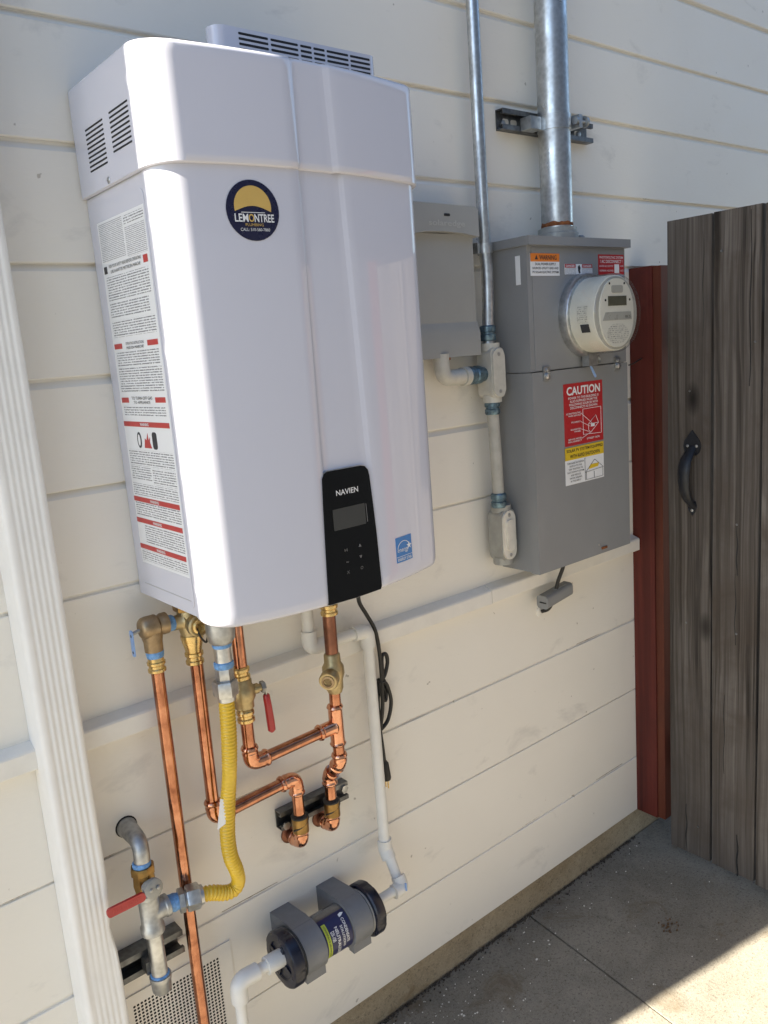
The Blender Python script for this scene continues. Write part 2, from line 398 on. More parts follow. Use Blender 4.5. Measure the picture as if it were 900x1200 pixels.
# lettering: Blender's own font turned into mesh outlines, then laid on a surface
_tc = {}
def glyphs(s, bold=0.0):
    if (s, bold) in _tc: return _tc[(s, bold)]
    cu = bpy.data.curves.new('t', 'FONT'); cu.body = s; cu.size = 1.0; cu.offset = bold; cu.resolution_u = 3
    o = bpy.data.objects.new('t', cu); col.objects.link(o)
    dg = bpy.context.evaluated_depsgraph_get(); dg.update()
    me = bpy.data.meshes.new_from_object(o.evaluated_get(dg))
    vs = [(v.co.x, v.co.y) for v in me.vertices]; fs = [tuple(p.vertices) for p in me.polygons]
    bpy.data.objects.remove(o); bpy.data.curves.remove(cu); bpy.data.meshes.remove(me)
    x0 = min(v[0] for v in vs); x1 = max(v[0] for v in vs); y0 = min(v[1] for v in vs); y1 = max(v[1] for v in vs)
    vs = [((a - x0) / (x1 - x0), (b - y0) / (y1 - y0)) for a, b in vs]
    _tc[(s, bold)] = (vs, fs); return vs, fs
def letter(bm, s, u0, u1, v0, v1, f, bold=0.0):
    """Write s into the rectangle u0..u1, v0..v1 of a surface given by f(u, v)."""
    vs, fs = glyphs(s, bold)
    V = [bm.verts.new(f(u0 + a * (u1 - u0), v0 + b * (v1 - v0))) for a, b in vs]
    for q in fs:
        try: bm.faces.new([V[i] for i in q])
        except ValueError: pass
def sheet(poly, fb, ff):
    bm = new(); prism(bm, poly, fb, ff); return bm

# ------------------------------------------------------------------ ground
gb = new(); box(gb, -60, 60, -60, 60, -0.30, -0.025)
obj('ground', gb, 'ground_soil', smooth=None, kind='structure')
pav = bpy.data.objects.new('pavement', None); col.objects.link(pav); pav['kind'] = 'structure'
def slab(x0, x1, y0, y1):
    bm = new(); v = []
    sk = 0.105   # joints run a little off square to the wall
    pts = [(x0 + sk * y0, y0), (x1 + sk * y0, y0), (x1 + sk * y1, y1), (x0 + sk * y1, y1)]
    prism(bm, pts, lambda u, w: (u, w, -0.10), lambda u, w: (u, w, 0.0)); bevel(bm, 0.003, 2)
    obj('slab', bm, 'slab_concrete', pav, smooth=30)
for (xa, xb) in ((-3.44, -1.035), (-1.03, 1.3845), (1.3895, 3.80), (3.805, 6.2)):
    slab(xa, xb, -1.495, 0.006); slab(xa, xb, -3.0, -1.5)

# ------------------------------------------------------------------ house wall
house = thing('house', (1.0, 0.0, 0.0), 'cream painted house wall of horizontal lap siding boards above a low concrete footing', 'house')
WX0, WX1 = -0.690, 7.0
def board_bm(H, jit=0.0, G=0.0115, DP=0.0058):
    bm = new()
    prof = [(0.0, 0.0005), (0.0015, 0.0), (0.0, H - 0.011), (0.0005, H - 0.0105), (0.0065, H - 0.0045), (0.0070, H - 0.003), (0.0070, H + 0.004), (0.014, H + 0.004), (0.014, 0.0)]
    prof[0] = (0.0, 0.0018); prof[1] = (0.0016, 0.0)
    prof = [(0.0016, 0.0), (0.0, 0.0018), (0.0, H - G), (0.0008, H - G + 0.0012), (DP - 0.0008, H - 0.0040), (DP, H - 0.0028), (DP, H + 0.003), (0.014, H + 0.003), (0.014, 0.0)]
    n = 60; rings = []
    for i in range(n + 1):
        x = WX0 + (WX1 - WX0) * i / n
        w = 0.0007 * math.sin(x * 2.1 + jit) + 0.0005 * math.sin(x * 5.3 + jit * 2.7)
        rings.append([(x, y + w * (1 if y < 0.01 else 0), z + 0.0008 * math.sin(x * 1.7 + jit * 1.3)) for y, z in prof])
    loft(bm, rings); return bm
upper = [0.898, 1.109, 1.273, 1.439, 1.605, 1.773, 1.943, 2.109, 2.275, 2.441, 2.607, 2.773, 2.905]
lower = [0.088, 0.257, 0.462, 0.667, 0.880]
for zs in (lower, upper):
    for k, (a, b) in enumerate(zip(zs, zs[1:])):
        bm = board_bm(b - a, a * 13.7, 0.0130 if a > 0.9 else 0.0055, 0.0090 if a > 0.9 else 0.0045); bmesh.ops.translate(bm, vec=(0, 0, a), verts=bm.verts[:])
        obj('board', bm, 'siding', house, smooth=30)
bm = new(); box(bm, WX0, WX1, 0.0145, 0.20, 0.09, 2.90); obj('sheathing', bm, 'siding', house, smooth=None)
# belly band with a sloped top
bm = new(); rings = []
prof = [(0.013, 0.880), (0.013, 0.908), (-0.002, 0.906), (-0.0205, 0.899), (-0.0225, 0.896), (-0.0225, 0.868), (-0.0215, 0.8665), (0.0, 0.8655), (0.0, 0.880)]
for (xa, xb, dz) in ((WX0, 1.2835, 0.0), (1.2850, 1.8625, 0.0012)):
    bb = new(); n = 40; rings = []
    for i in range(n + 1):
        x = xa + (xb - xa) * i / n
        rings.append([(x, y + 0.0006 * math.sin(x * 9) * (y < -0.01), z + dz + 0.0008 * math.sin(x * 3.1)) for y, z in prof])
    loft(bb, rings); obj('band_board', bb, 'trim_paint', house, smooth=30)
bm = new(); n = 80; rings = []
for i in range(n + 1):
    x = WX0 + (WX1 - WX0) * i / n; w = random.uniform(-0.0015, 0.0015)
    rings.append([(x, 0.0105 + w, -0.2), (x, 0.0105 + w, 0.03), (x, 0.0105 - w, 0.0865), (x, 0.18, 0.0865), (x, 0.18, -0.2)])
loft(bm, rings); obj('footing', bm, 'foundation_concrete', house, smooth=30)
# roof: soffit, fascia and gutter line whose edge shades the wall
bm = new()
prism(bm, [(-0.87, -0.30), (7.2, -0.30), (7.2, 4.5), (-0.87, 4.5)], lambda u, w: (u, w, 2.90), lambda u, w: (u, w, 3.0 + 0.35 * (w + 0.30) if w < 2 else 3.1))
obj('roof', bm, 'roofing', house, smooth=None)
bm = new(); box(bm, WX0, WX1, 4.0, 4.2, 0, 2.90); obj('back_wall', bm, 'siding', house, smooth=None)
bm = new(); box(bm, WX0, WX0 + 0.15, 0.20, 4.0, 0, 2.90); obj('side_wall', bm, 'siding', house, smooth=None); bm = new(); box(bm, WX1 - 0.15, WX1, 0.20, 4.0, 0, 2.90); obj('side_wall', bm, 'siding', house, smooth=None)

# ------------------------------------------------------------------ unseen house across the side yard, added to cut sky light
nb = thing('sky_blocker_house', (3.0, -4.8, 0.0), 'unseen slate blue house added across the side yard to block sky light', 'house')
bm = new(); box(bm, -1.6, 9.0, -7.2, -2.70, -0.03, 3.3); obj('wall', bm, 'slate_paint', nb, smooth=None)
bm = new(); prism(bm, [(-7.6, 3.3), (-2.35, 3.3), (-2.35, 3.42), (-4.95, 4.9), (-7.6, 3.42)], lambda u, v: (-1.9, u, v), lambda u, v: (9.3, u, v)); obj('roof', bm, 'roofing', nb, smooth=None)

# ------------------------------------------------------------------ downspout
ds = thing('downspout', (0.32, -0.03, 0.05), 'white fluted metal rain downspout running down the siding', 'downspout')
def ds_profile():
    x0, x1, y0, y1 = 0.2885, 0.352, -0.0625, -0.0005
    out = [(x0, y1), (x0, y0 + 0.008)]
    for s in range(1, 5):
        a = PI + s * PI / 8; out.append((x0 + 0.008 + 0.008 * math.cos(a), y0 + 0.008 + 0.008 * math.sin(a)))
    k = 5; xa = x0 + 0.011; xb = x1 - 0.009
    for i in range(k):
        c = xa + (xb - xa) * (i + 0.5) / k; w = (xb - xa) / k * 0.5
        for t, h in ((-1, 0), (-0.55, 0.0004), (-0.25, 0.0013), (0.25, 0.0013), (0.55, 0.0004)):
            out.append((c + t * w, y0 + h))
    out.append((xb, y0))
    for s in range(0, 5):
        a = 1.5 * PI + s * PI / 8; out.append((x1 - 0.008 + 0.008 * math.cos(a), y0 + 0.008 + 0.008 * math.sin(a)))
    out.append((x1, y1)); return out
pr_ = ds_profile(); bm = new(); rings = []
for i in range(61):
    z = 0.05 + (2.72 - 0.05) * i / 60
    rr = []
    for (x, y) in pr_:
        d = math.exp(-((z - 0.585) / 0.035) ** 2) * math.exp(-((x - 0.352) / 0.012) ** 2) * 0.006
        flat = math.exp(-((z - 0.52) / 0.05) ** 2)
        yy = y
        if 0.298 < x < 0.345 and y < -0.055: yy = y * (1 - flat) + (-0.0600) * flat
        rr.append((x - d, yy + 0.5 * d, z))
    rings.append(rr)
loft(bm, rings); obj('pipe', bm, 'downspout_paint', ds, smooth=50)
for zz in (2.30, 0.16):
    bm = new(); box(bm, 0.262, 0.378, -0.003, 0.0, zz, zz + 0.028); box(bm, 0.2865, 0.354, -0.0645, -0.003, zz, zz + 0.028); bevel(bm, 0.001, 1)
    obj('strap', bm, 'downspout_paint', ds)

# ------------------------------------------------------------------ water heater
wh = thing('water_heater', (0.71, -0.12, 1.085), 'white wall-hung tankless water heater with a black control panel', 'water heater')
XC = 0.71
def yF(x): return -0.2540 + 0.014 * ((x - XC) / 0.18) ** 2
def bez(p0, p1, p2, n):
    out = []
    for i in range(n + 1):
        t = i / n; w0, w1, w2 = (1 - t) ** 2, 1.55 * t * (1 - t), t * t; s = w0 + w1 + w2   # rational: close to a circle
        out.append(((w0 * p0[0] + w1 * p1[0] + w2 * p2[0]) / s, (w0 * p0[1] + w1 * p1[1] + w2 * p2[1]) / s))
    return out
def row(off, xl, xr, wl, wr, dep, yback):
    """One horizontal section of the front: corner, face with a sunken middle strip, corner."""
    pts = []
    L = bez((0.49 - off, -0.203), (0.49 - off, -0.2340 - off), (0.535 - off * 0.5, yF(0.535) - off), 14)
    pts += [(0.49 - off, yback)] + L
    for i in range(1, 9): x = 0.535 + (xl - 0.535) * i / 9; pts.append((x, yF(x) - off))
    def add(x, d): pts.append((x, yF(x) - off + d))
    add(xl, 0); add(xl + wl * 0.15, dep * 0.1); add(xl + wl * 0.85, dep * 0.9); add(xl + wl, dep)
    for i in range(1, 6): x = xl + wl + (xr - wr - xl - wl) * i / 6; add(x, dep)
    add(xr - wr, dep); add(xr - wr * 0.85, dep * 0.9); add(xr - wr * 0.15, dep * 0.1); add(xr, 0)
    for i in range(1, 9): x = xr + (0.916 - xr) * i / 9; add(x, 0)
    R = bez((0.916 + off * 0.5, yF(0.916) - off), (0.941 + off, -0.2312 - off), (0.941 + off, -0.208), 10)
    pts += R + [(0.941 + off, yback)]
    return pts
def lerp(a, b, t): return a + (b - a) * t
bm = new(); rings = []; NZ = 48
for i in range(NZ + 1):
    t = i / NZ; z = 1.0 + (1.72 - 1.0) * t
    xl = lerp(0.690, 0.697, t); xr = lerp(0.795, 0.776, t)
    sec = row(0.0012, xl, xr, 0.0035, lerp(0.015, 0.012, t), 0.0048, -0.200)
    rings.append((z, sec))
def front_rows():
    out = []
    rnd_ = lambda x: 0.022 * (1 - math.sqrt(max(0.0, 1 - (min(1.0, max(0.0, (x - 0.916) / 0.026))) ** 2)))
    zq = lambda x, y: 1.0835 + (y + 0.203) * 0.38 + rnd_(x)
    for r_in, dz in ((0.010, 0.0), (0.006, 0.0004), (0.003, 0.0016), (0.0009, 0.0042), (0.0, 0.0085)):
        sec = row(0.0012 - r_in, 0.690, 0.795, 0.0035, 0.012, 0.0042, -0.200); out.append([(x, y, zq(x, y) + dz) for x, y in sec])
    for i in range(1, NZ + 1):
        t = i / NZ
        sec = row(0.0012, lerp(0.690, 0.697, t), lerp(0.795, 0.776, t), 0.0035, lerp(0.010, 0.0085, t), 0.0042, -0.200)
        out.append([(x, y, lerp(zq(x, y) + 0.0085, 1.720, t)) for x, y in sec])
    return out
bm = new(); loft(bm, front_rows(), cap=False, close=False)
obj('front_panel', bm, 'heater_white', wh, smooth=50)
# casing behind the front
bm = new(); box(bm, 0.49, 0.9395, -0.2015, -0.002, 1.090, 1.70); bevel(bm, 0.003, 2); obj('casing', bm, 'heater_white', wh)
bm = new(); prism(bm, [(p[0], p[1]) for p in row(-0.008, 0.690, 0.795, 0.0035, 0.015, 0.0048, -0.19)], lambda u, w: (u, w, 1.0870 + min(0, (w + 0.203) * 0.38)), lambda u, w: (u, w, 1.10))
obj('bottom_plate', bm, 'cast_grey', wh, smooth=None)
# raised side panel that carries the label, with a fold line
sideF = lambda h: (lambda u, v: (0.49 - h, -u, v))
bm = new(); prism(bm, rrect(0.020, 0.1975, 1.100, 1.676, 0.012), sideF(-0.001), sideF(0.0008)); bevel(bm, 0.0006, 1, 60); obj('side_panel', bm, 'heater_white', wh)
bm = new(); box(bm, 0.4889, 0.4896, -0.188, -0.028, 1.1108, 1.1116); obj('fold_line', bm, 'enclosure_grey', wh, smooth=None)
# top cap
def cap_rows():
    out = []
    for dz, off in ((0.0, 0.0015), (0.0, 0.0052), (0.0012, 0.0068)):
        out.append([(x, y, 1.6935 + dz + (-(y + 0.2)) * 0.12 * (y < -0.2)) for x, y in row(off, 0.6945, 0.7665, 0.003, 0.0115, 0.0042, -0.004)])
    for i in range(1, 15):
        t = i / 14; out.append([(x, y, lerp(1.6947 + (-(y + 0.2)) * 0.12 * (y < -0.2), 1.8380, t)) for x, y in row(0.0068, 0.6945, lerp(0.7665, 0.762, t), 0.003, 0.0115, 0.0042, -0.004)])
    for a in (0.25, 0.5, 0.75, 1.0):
        s = math.sin(a * PI / 2); c = math.cos(a * PI / 2); R = 0.007
        out.append([(x, y, 1.8380 + R * s) for x, y in row(0.0068 - R * (1 - c), 0.6945, 0.762, 0.003, 0.0115, 0.0042 * (1 - 0.4 * a), -0.004)])
    return out
bm = new(); vs = loft(bm, cap_rows(), cap=False, close=True); bm.faces.new(vs[-1])
cap = obj('top_cap', bm, 'heater_white', wh, smooth=50)
for k in range(10):
    z = 1.7775 - k * 0.00605
    for (ya, yb) in ((-0.049, -0.113), (-0.136, -0.198)):
        if ya < -0.1 and k == 9: continue
        zz = z + (0.0015 if ya < -0.1 else 0)
        bm = new(); f = lambda h: (lambda u, v: (0.4832 - h, -u, v))
        prism(bm, rrect(-ya, -yb, zz - 0.00125, zz + 0.00125, 0.0012, 3), f(-0.002), f(0.0003)); obj('louver_slot', bm, 'dark_gap', cap, smooth=None)
bm = new(); lathe(bm, (0.484, -0.108, 1.7005), (-1, 0, 0), [(0, 0.0048), (0.0012, 0.0048), (0.0022, 0.0035), (0.0024, 0.0)], 14); obj('screw', bm, 'fitting_steel', cap)
# exhaust outlet on top
bm = new(); ol = rrect(0.648, 0.948, -0.150, -0.112, 0.0185, 7)
prism(bm, ol, lambda u, w: (u, w, 1.842), lambda u, w: (u, w, 1.9135)); bevel(bm, 0.004, 3, 60)
ex = obj('exhaust_outlet', bm, 'heater_white', wh, smooth=45)
cols_ = [(0.687, 0.7370), (0.7415, 0.7900), (0.7945, 0.8150), (0.8190, 0.8400), (0.8440, 0.8860), (0.8900, 0.9300)]
for (xa, xb) in cols_:
    for zc in (1.9060, 1.8990, 1.8920, 1.8850, 1.8780):
        bm = new(); prism(bm, rrect(xa, xb, zc - 0.0017, zc + 0.0017, 0.0012, 2), lambda u, v: (u, -0.148, v), lambda u, v: (u, -0.1503, v)); obj('louver_slot', bm, 'dark_gap', ex, smooth=None)
# control panel set into the strip
def fr(h): return lambda u, v: (u, yF(u) - h, v)
def outline_ctrl():
    o = [(0.681, 1.068), (0.733, 1.0672), (0.786, 1.068), (0.7885, 1.074)]
    o += [(0.786, 1.16), (0.7825, 1.22), (0.780, 1.255)]
    o += [(0.778, 1.264), (0.772, 1.2705), (0.764, 1.2725), (0.732, 1.2725), (0.700, 1.2725), (0.694, 1.2695), (0.6895, 1.263)]
    o += [(0.687, 1.22), (0.684, 1.15)]
    return o
bm = new(); prism(bm, outline_ctrl(), fr(-0.012), fr(0.0030)); bevel(bm, 0.0018, 2, 60)
cp = obj('control_panel', bm, 'gloss_black', wh)
bm = new(); prism(bm, [(0.7335 + (u - 0.7335) * 1.035, 1.170 + (v - 1.170) * 1.012) for u, v in outline_ctrl()], fr(-0.012), fr(0.0006)); bevel(bm, 0.0005, 1, 60); obj('panel_rim', bm, 'galvanized', cp)
bm = new(); prism(bm, rrect(0.7025, 0.7655, 1.1805, 1.2135, 0.001, 2), fr(0.002), fr(0.0034)); obj('display', bm, 'screen', cp, smooth=None)
bm = new(); letter(bm, 'NAVIEN', 0.7115, 0.7545, 1.2335, 1.2420, fr(0.0034), 0.012); obj('lettering', bm, 'icon_white', cp, smooth=None)
bm = new(); prism(bm, [(0.7685, 1.183), (0.7695, 1.183), (0.7685, 1.212), (0.7675, 1.212)], fr(0.002), fr(0.0033)); obj('display_edge', bm, 'icon_grey', cp, smooth=None)
def tri(cx, cz, r, up): return [(cx - r, cz - r * up * 0.8), (cx + r, cz - r * up * 0.8), (cx, cz + r * up)]
for (cx, cz, kind_) in ((0.721, 1.147, 'H'), (0.7495, 1.1485, '^'), (0.722, 1.129, '~'), (0.7495, 1.1305, 'v'), (0.722, 1.1115, 'X'), (0.7495, 1.1125, 'O')):
    bm = new(); f2 = fr(0.0034)
    if kind_ == '^': prism(bm, tri(cx, cz, 0.0025, 1), fr(0.002), f2)
    elif kind_ == 'v': prism(bm, tri(cx, cz, 0.0025, -1), fr(0.002), f2)
    else: letter(bm, kind_, cx - 0.0026, cx + 0.0026, cz - 0.0024, cz + (0.0024 if kind_ != '~' else 0.0), f2)
    obj('button_icon', bm, 'icon_grey', cp, smooth=None)
# round company sticker: navy disc, gold arch, lettering (the figure is left out)
CX, CZ, CR = 0.619, 1.6425, 0.0395
def disc_grid(bm, cx, cz, r, f, rings=5, n=40):
    c = bm.verts.new(f(cx, cz)); prev = None
    for k in range(1, rings + 1):
        cur = [bm.verts.new(f(cx + r * k / rings * math.cos(2 * PI * i / n), cz + r * k / rings * math.sin(2 * PI * i / n))) for i in range(n)]
        for i in range(n):
            j = (i + 1) % n
            if prev: bm.faces.new((prev[i], cur[i], cur[j], prev[j]))
            else: bm.faces.new((c, cur[i], cur[j]))
        prev = cur
OFS = 0.0012
bm = new(); disc_grid(bm, CX, CZ, CR, fr(OFS + 0.0006)); rs = obj('round_sticker', bm, 'sticker_navy', wh, smooth=60)
bm = new(); P_ = [(CX + 0.0275 * math.cos(a), CZ + 0.0045 + 0.0275 * math.sin(a)) for a in [math.radians(-12 + 204 * i / 30) for i in range(31)]]
hill = [(CX - 0.026 + 0.052 * i / 16, CZ - 0.001 + 0.007 * math.sin(PI * i / 16)) for i in range(1, 16)]
poly = P_ + hill; prism(bm, poly, fr(OFS + 0.0004), fr(OFS + 0.0011)); obj('gold_arch', bm, 'sticker_gold', rs, smooth=None)
bm = new(); F3 = fr(OFS + 0.0012)
letter(bm, 'LEM', CX - 0.0285, CX - 0.0085, CZ - 0.0150, CZ - 0.0045, F3, 0.02); letter(bm, 'NTREE', CX + 0.0005, CX + 0.0305, CZ - 0.0150, CZ - 0.0045, F3, 0.02)
letter(bm, 'CALL: 510-560-7860', CX - 0.0215, CX + 0.0225, CZ - 0.0268, CZ - 0.0228, F3)
prism(bm, [(CX - 0.018, CZ - 0.0030), (CX + 0.017, CZ - 0.0030), (CX + 0.017, CZ - 0.0022), (CX - 0.018, CZ - 0.0022)], fr(OFS + 0.0005), F3)
obj('lettering', bm, 'sticker_white', rs, smooth=None)
bm = new(); letter(bm, 'O', CX - 0.0080, CX + 0.0002, CZ - 0.0150, CZ - 0.0045, F3, 0.02); letter(bm, 'PLUMBING', CX - 0.0135, CX + 0.0135, CZ - 0.0204, CZ - 0.0168, F3)
obj('lettering', bm, 'sticker_gold', rs, smooth=None)
# energy sticker
bm = new(); f4 = fr(OFS + 0.0006); prism(bm, [(0.8275, 1.1000), (0.847, 1.1000), (0.8655, 1.1010), (0.8650, 1.1430), (0.846, 1.1425), (0.8275, 1.1420)], fr(OFS - 0.001), f4)
es = obj('energy_sticker', bm, 'sticker_blue', wh, smooth=None)
bm = new(); F5 = fr(OFS + 0.0010)
for i in range(16):
    a0 = math.radians(18 + 150 * i / 16); a1 = math.radians(18 + 150 * (i + 1) / 16)
    prism(bm, [(0.846 + 0.0155 * math.cos(a), 1.120 + 0.0155 * math.sin(a)) for a in (a0, a1)] + [(0.846 + 0.0145 * math.cos(a), 1.120 + 0.0145 * math.sin(a)) for a in (a1, a0)], fr(OFS), F5)
letter(bm, 'energy', 0.8305, 0.8570, 1.1150, 1.1225, F5); letter(bm, 'ENERGY STAR', 0.8300, 0.8630, 1.1025, 1.1075, F5, 0.01)
star = []
for i in range(10):
    a = PI / 2 + i * PI / 5; r = 0.0062 if i % 2 == 0 else 0.0026; star.append((0.8585 + r * math.cos(a), 1.1250 + r * math.sin(a)))
prism(bm, star, fr(OFS), F5)
prism(bm, [(0.8280, 1.1092), (0.8650, 1.1098), (0.8650, 1.1104), (0.8280, 1.1098)], fr(OFS), F5)
obj('lettering', bm, 'sticker_white', es, smooth=None)
# side label sheet
S0 = sideF(0.0004)
bm = new(); prism(bm, [(0.031, 1.1465), (0.194, 1.1465), (0.194, 1.6555), (0.031, 1.6555)], sideF(0.0006), sideF(0.0012))
lab = obj('rating_label', bm, 'sticker_white', wh, smooth=None)
def blk(u0, u1, v0, v1, m='print_white'):
    bm = new(); prism(bm, [(u0, v0), (u1, v0), (u1, v1), (u0, v1)], sideF(0.0008), sideF(0.0015)); obj('print_block', bm, m, lab, smooth=None)
blk(0.036, 0.120, 1.600, 1.652, 'print_tiny'); blk(0.126, 0.191, 1.640, 1.651); blk(0.126, 0.191, 1.597, 1.637, 'print_tiny')
blk(0.040, 0.186, 1.545, 1.578); blk(0.040, 0.176, 1.519, 1.542); blk(0.040, 0.188, 1.492, 1.516)
blk(0.040, 0.186, 1.450, 1.470); blk(0.040, 0.188, 1.412, 1.447)
blk(0.040, 0.184, 1.376, 1.391)
blk(0.038, 0.190, 1.302, 1.326); blk(0.038, 0.108, 1.281, 1.300); blk(0.114, 0.190, 1.276, 1.300); blk(0.036, 0.190, 1.256, 1.274)
blk(0.036, 0.190, 1.224, 1.244); blk(0.058, 0.190, 1.181, 1.209); blk(0.036, 0.190, 1.151, 1.168)
def bar(u0, u1, v, h=0.0075, m='label_red'):
    bm = new(); prism(bm, [(u0, v - h / 2), (u1, v - h / 2), (u1, v + h / 2), (u0, v + h / 2)], sideF(0.0008), sideF(0.0016)); obj('red_bar', bm, m, lab, smooth=None)
bar(0.174, 0.188, 1.5885, 0.010); bar(0.036, 0.047, 1.5885, 0.010, 'ink')
bar(0.036, 0.064, 1.479); bar(0.153, 0.187, 1.479)
bar(0.036, 0.062, 1.400); bar(0.155, 0.188, 1.400)
for z in (1.3645, 1.2490, 1.2155, 1.1735): bar(0.032, 0.190, z)
bm = new(); F6 = sideF(0.0017)
letter(bm, 'FOR YOUR SAFETY READ BEFORE OPERATING', 0.056, 0.168, 1.5900, 1.5945, F6); letter(bm, 'LIRE AVANT DE METTRE EN MARCHE', 0.060, 0.164, 1.5825, 1.5870, F6)
letter(bm, 'OPERATING INSTRUCTIONS', 0.078, 0.142, 1.4795, 1.4835, F6); letter(bm, 'MISE EN MARCHE', 0.080, 0.140, 1.4735, 1.4775, F6)
letter(bm, 'TO TURN OFF GAS', 0.074, 0.146, 1.4005, 1.4050, F6); letter(bm, 'TO APPLIANCE', 0.080, 0.138, 1.3945, 1.3985, F6)
prism(bm, ellipse(0.082, 1.341, 0.0075, 0.0120, 16), S0, F6); prism(bm, rrect(0.128, 0.143, 1.329, 1.354, 0.005), S0, F6)
obj('heading', bm, 'ink', lab, smooth=None)
bm = new(); prism(bm, [(0.098, 1.330), (0.123, 1.330), (0.118, 1.339), (0.120, 1.346), (0.114, 1.341), (0.113, 1.352), (0.107, 1.341), (0.102, 1.344)], S0, F6); obj('flame_symbol', bm, 'label_red', lab, smooth=None)
bm = new(); prism(bm, ellipse(0.082, 1.341, 0.004, 0.0085, 14), S0, sideF(0.0019))
obj('extinguisher_symbol', bm, 'sticker_white', lab, smooth=None)
for z in (1.3645, 1.2490, 1.2155, 1.1735):
    bm = new(); letter(bm, 'WARNING', 0.092, 0.122, z - 0.0022, z + 0.0022, sideF(0.0019), 0.02); obj('lettering', bm, 'sticker_white', lab, smooth=None)

# ------------------------------------------------------------------ meter box and meter
mb = thing('meter_box', (1.518, -0.055, 0.935), 'grey steel electrical service box with warning stickers, screwed to the siding', 'electrical box')
BX0, BX1, BY = 1.347, 1.689, -0.110
bm = new(); box(bm, BX0, BX1, BY + 0.002, -0.0005, 1.3755, 1.632); bevel(bm, 0.003, 2); obj('upper_cover', bm, 'box_grey', mb)
bm = new(); box(bm, BX0 + 0.001, BX1 - 0.001, BY + 0.008, -0.0005, 0.936, 1.374); bevel(bm, 0.002, 2); obj('lower_case', bm, 'box_grey', mb)
bm = new(); box(bm, BX0, BX1, BY - 0.001, BY + 0.024, 0.934, 1.3735); bevel(bm, 0.004, 3); dr = obj('lower_door', bm, 'box_grey', mb)
bm = new(); box(bm, BX0 + 0.014, BX1 - 0.002, BY + 0.0005, BY + 0.006, 1.377, 1.628); bevel(bm, 0.0015, 2); obj('upper_plate', bm, 'box_grey', mb)
bm = new(); box(bm, BX0 - 0.006, BX1 + 0.008, BY - 0.010, -0.0005, 1.632, 1.650); bevel(bm, 0.003, 3); obj('lid', bm, 'box_grey', mb)
def bf(h): return lambda u, v: (u, BY - 0.0010 - h, v)
def uf(h): return lambda u, v: (u, BY + 0.0005 - h, v)
for xl_, z0_ in ((1.391, 1.371), (1.6465, 1.3745)):
    bm = new(); box(bm, xl_ - 0.010, xl_ + 0.010, BY - 0.0045, BY, z0_ - 0.016, z0_ + 0.013); bevel(bm, 0.001, 1); la = obj('latch', bm, 'fitting_steel', mb)
    bm = new(); lathe(bm, (xl_, BY - 0.004, z0_ - 0.006), (0, -1, 0), [(0, 0.007), (0.004, 0.007), (0.006, 0.004)], 14); obj('screw', bm, 'galvanized', la)
    bm = new(); lathe(bm, (xl_ + 0.001, BY - 0.004, z0_ + 0.006), (0, -1, 0), [(0, 0.005), (0.003, 0.005), (0.004, 0.003)], 6); obj('bolt_head', bm, 'fitting_steel', la)
bm = new(); box(bm, BX0 - 0.0012, BX0, -0.090, -0.078, 1.556, 1.614); obj('side_tag', bm, 'sticker_white', mb, smooth=None)
bm = new(); lathe(bm, (1.563, BY, 0.958), (0, -1, 0), [(0, 0.003), (0.002, 0.003), (0.003, 0.001)], 10); obj('screw', bm, 'fitting_steel', mb)
bm = new(); box(bm, 1.572, 1.592, BY - 0.004, BY, 0.944, 0.949); bevel(bm, 0.001, 1); obj('hasp', bm, 'rust', mb)
bm = new(); lathe(bm, (1.515, -0.056, 1.649), (0, 0, 1), [(0, 0.0455), (0.016, 0.0455), (0.018, 0.0425), (0.028, 0.042), (0.029, 0.036)], 32); hb = obj('conduit_hub', bm, 'cast_grey', mb)
bm = new(); lathe(bm, (1.572, -0.075, 1.649), (0, 0, 1), [(0, 0.010), (0.009, 0.010), (0.013, 0.006)], 8); obj('bolt_head', bm, 'fitting_steel', mb)
# stickers
def quad(u0, u1, v0, v1): return [(u0, v0), (u1, v0), (u1, v1), (u0, v1)]
bm = new(); prism(bm, quad(1.3565, 1.4495, 1.5715, 1.6165), uf(-0.001), uf(0.0006)); st = obj('warning_sticker', bm, 'sticker_white', mb, smooth=None, label='orange and white warning sticker')
bm = new(); prism(bm, quad(1.3565, 1.4495, 1.6000, 1.6165), uf(0.0), uf(0.0010)); obj('orange_band', bm, 'sticker_orange', st, smooth=None)
bm = new(); W = uf(0.0014); letter(bm, 'WARNING', 1.3835, 1.4395, 1.6035, 1.6130, W, 0.015); prism(bm, tri(1.3745, 1.608, 0.005, 1), uf(0.0005), W)
letter(bm, 'DUAL POWER SUPPLY', 1.3700, 1.4370, 1.5925, 1.5975, W, 0.01); letter(bm, 'SOURCES: UTILITY GRID AND', 1.3610, 1.4450, 1.5845, 1.5890, W, 0.01); letter(bm, 'PV SOLAR ELECTRIC SYSTEM', 1.3610, 1.4450, 1.5765, 1.5810, W, 0.01)
obj('lettering', bm, 'ink', st, smooth=None)
bm = new(); prism(bm, quad(1.4670, 1.5645, 1.5735, 1.5960), uf(-0.001), uf(0.0006)); st = obj('shock_sticker', bm, 'print_tiny', mb, smooth=None, label='white sticker with two small red headings')
for (ua, ub) in ((1.4680, 1.5040), (1.5280, 1.5635)):
    bm = new(); prism(bm, quad(ua, ub, 1.5880, 1.5955), uf(0.0), uf(0.0010)); obj('red_heading', bm, 'sticker_red', st, smooth=None)
bm = new(); letter(bm, 'DANGER', 1.4710, 1.5010, 1.5895, 1.5940, uf(0.0013), 0.02); letter(bm, 'DANGER', 1.5310, 1.5605, 1.5895, 1.5940, uf(0.0013), 0.02); obj('lettering', bm, 'sticker_white', st, smooth=None)
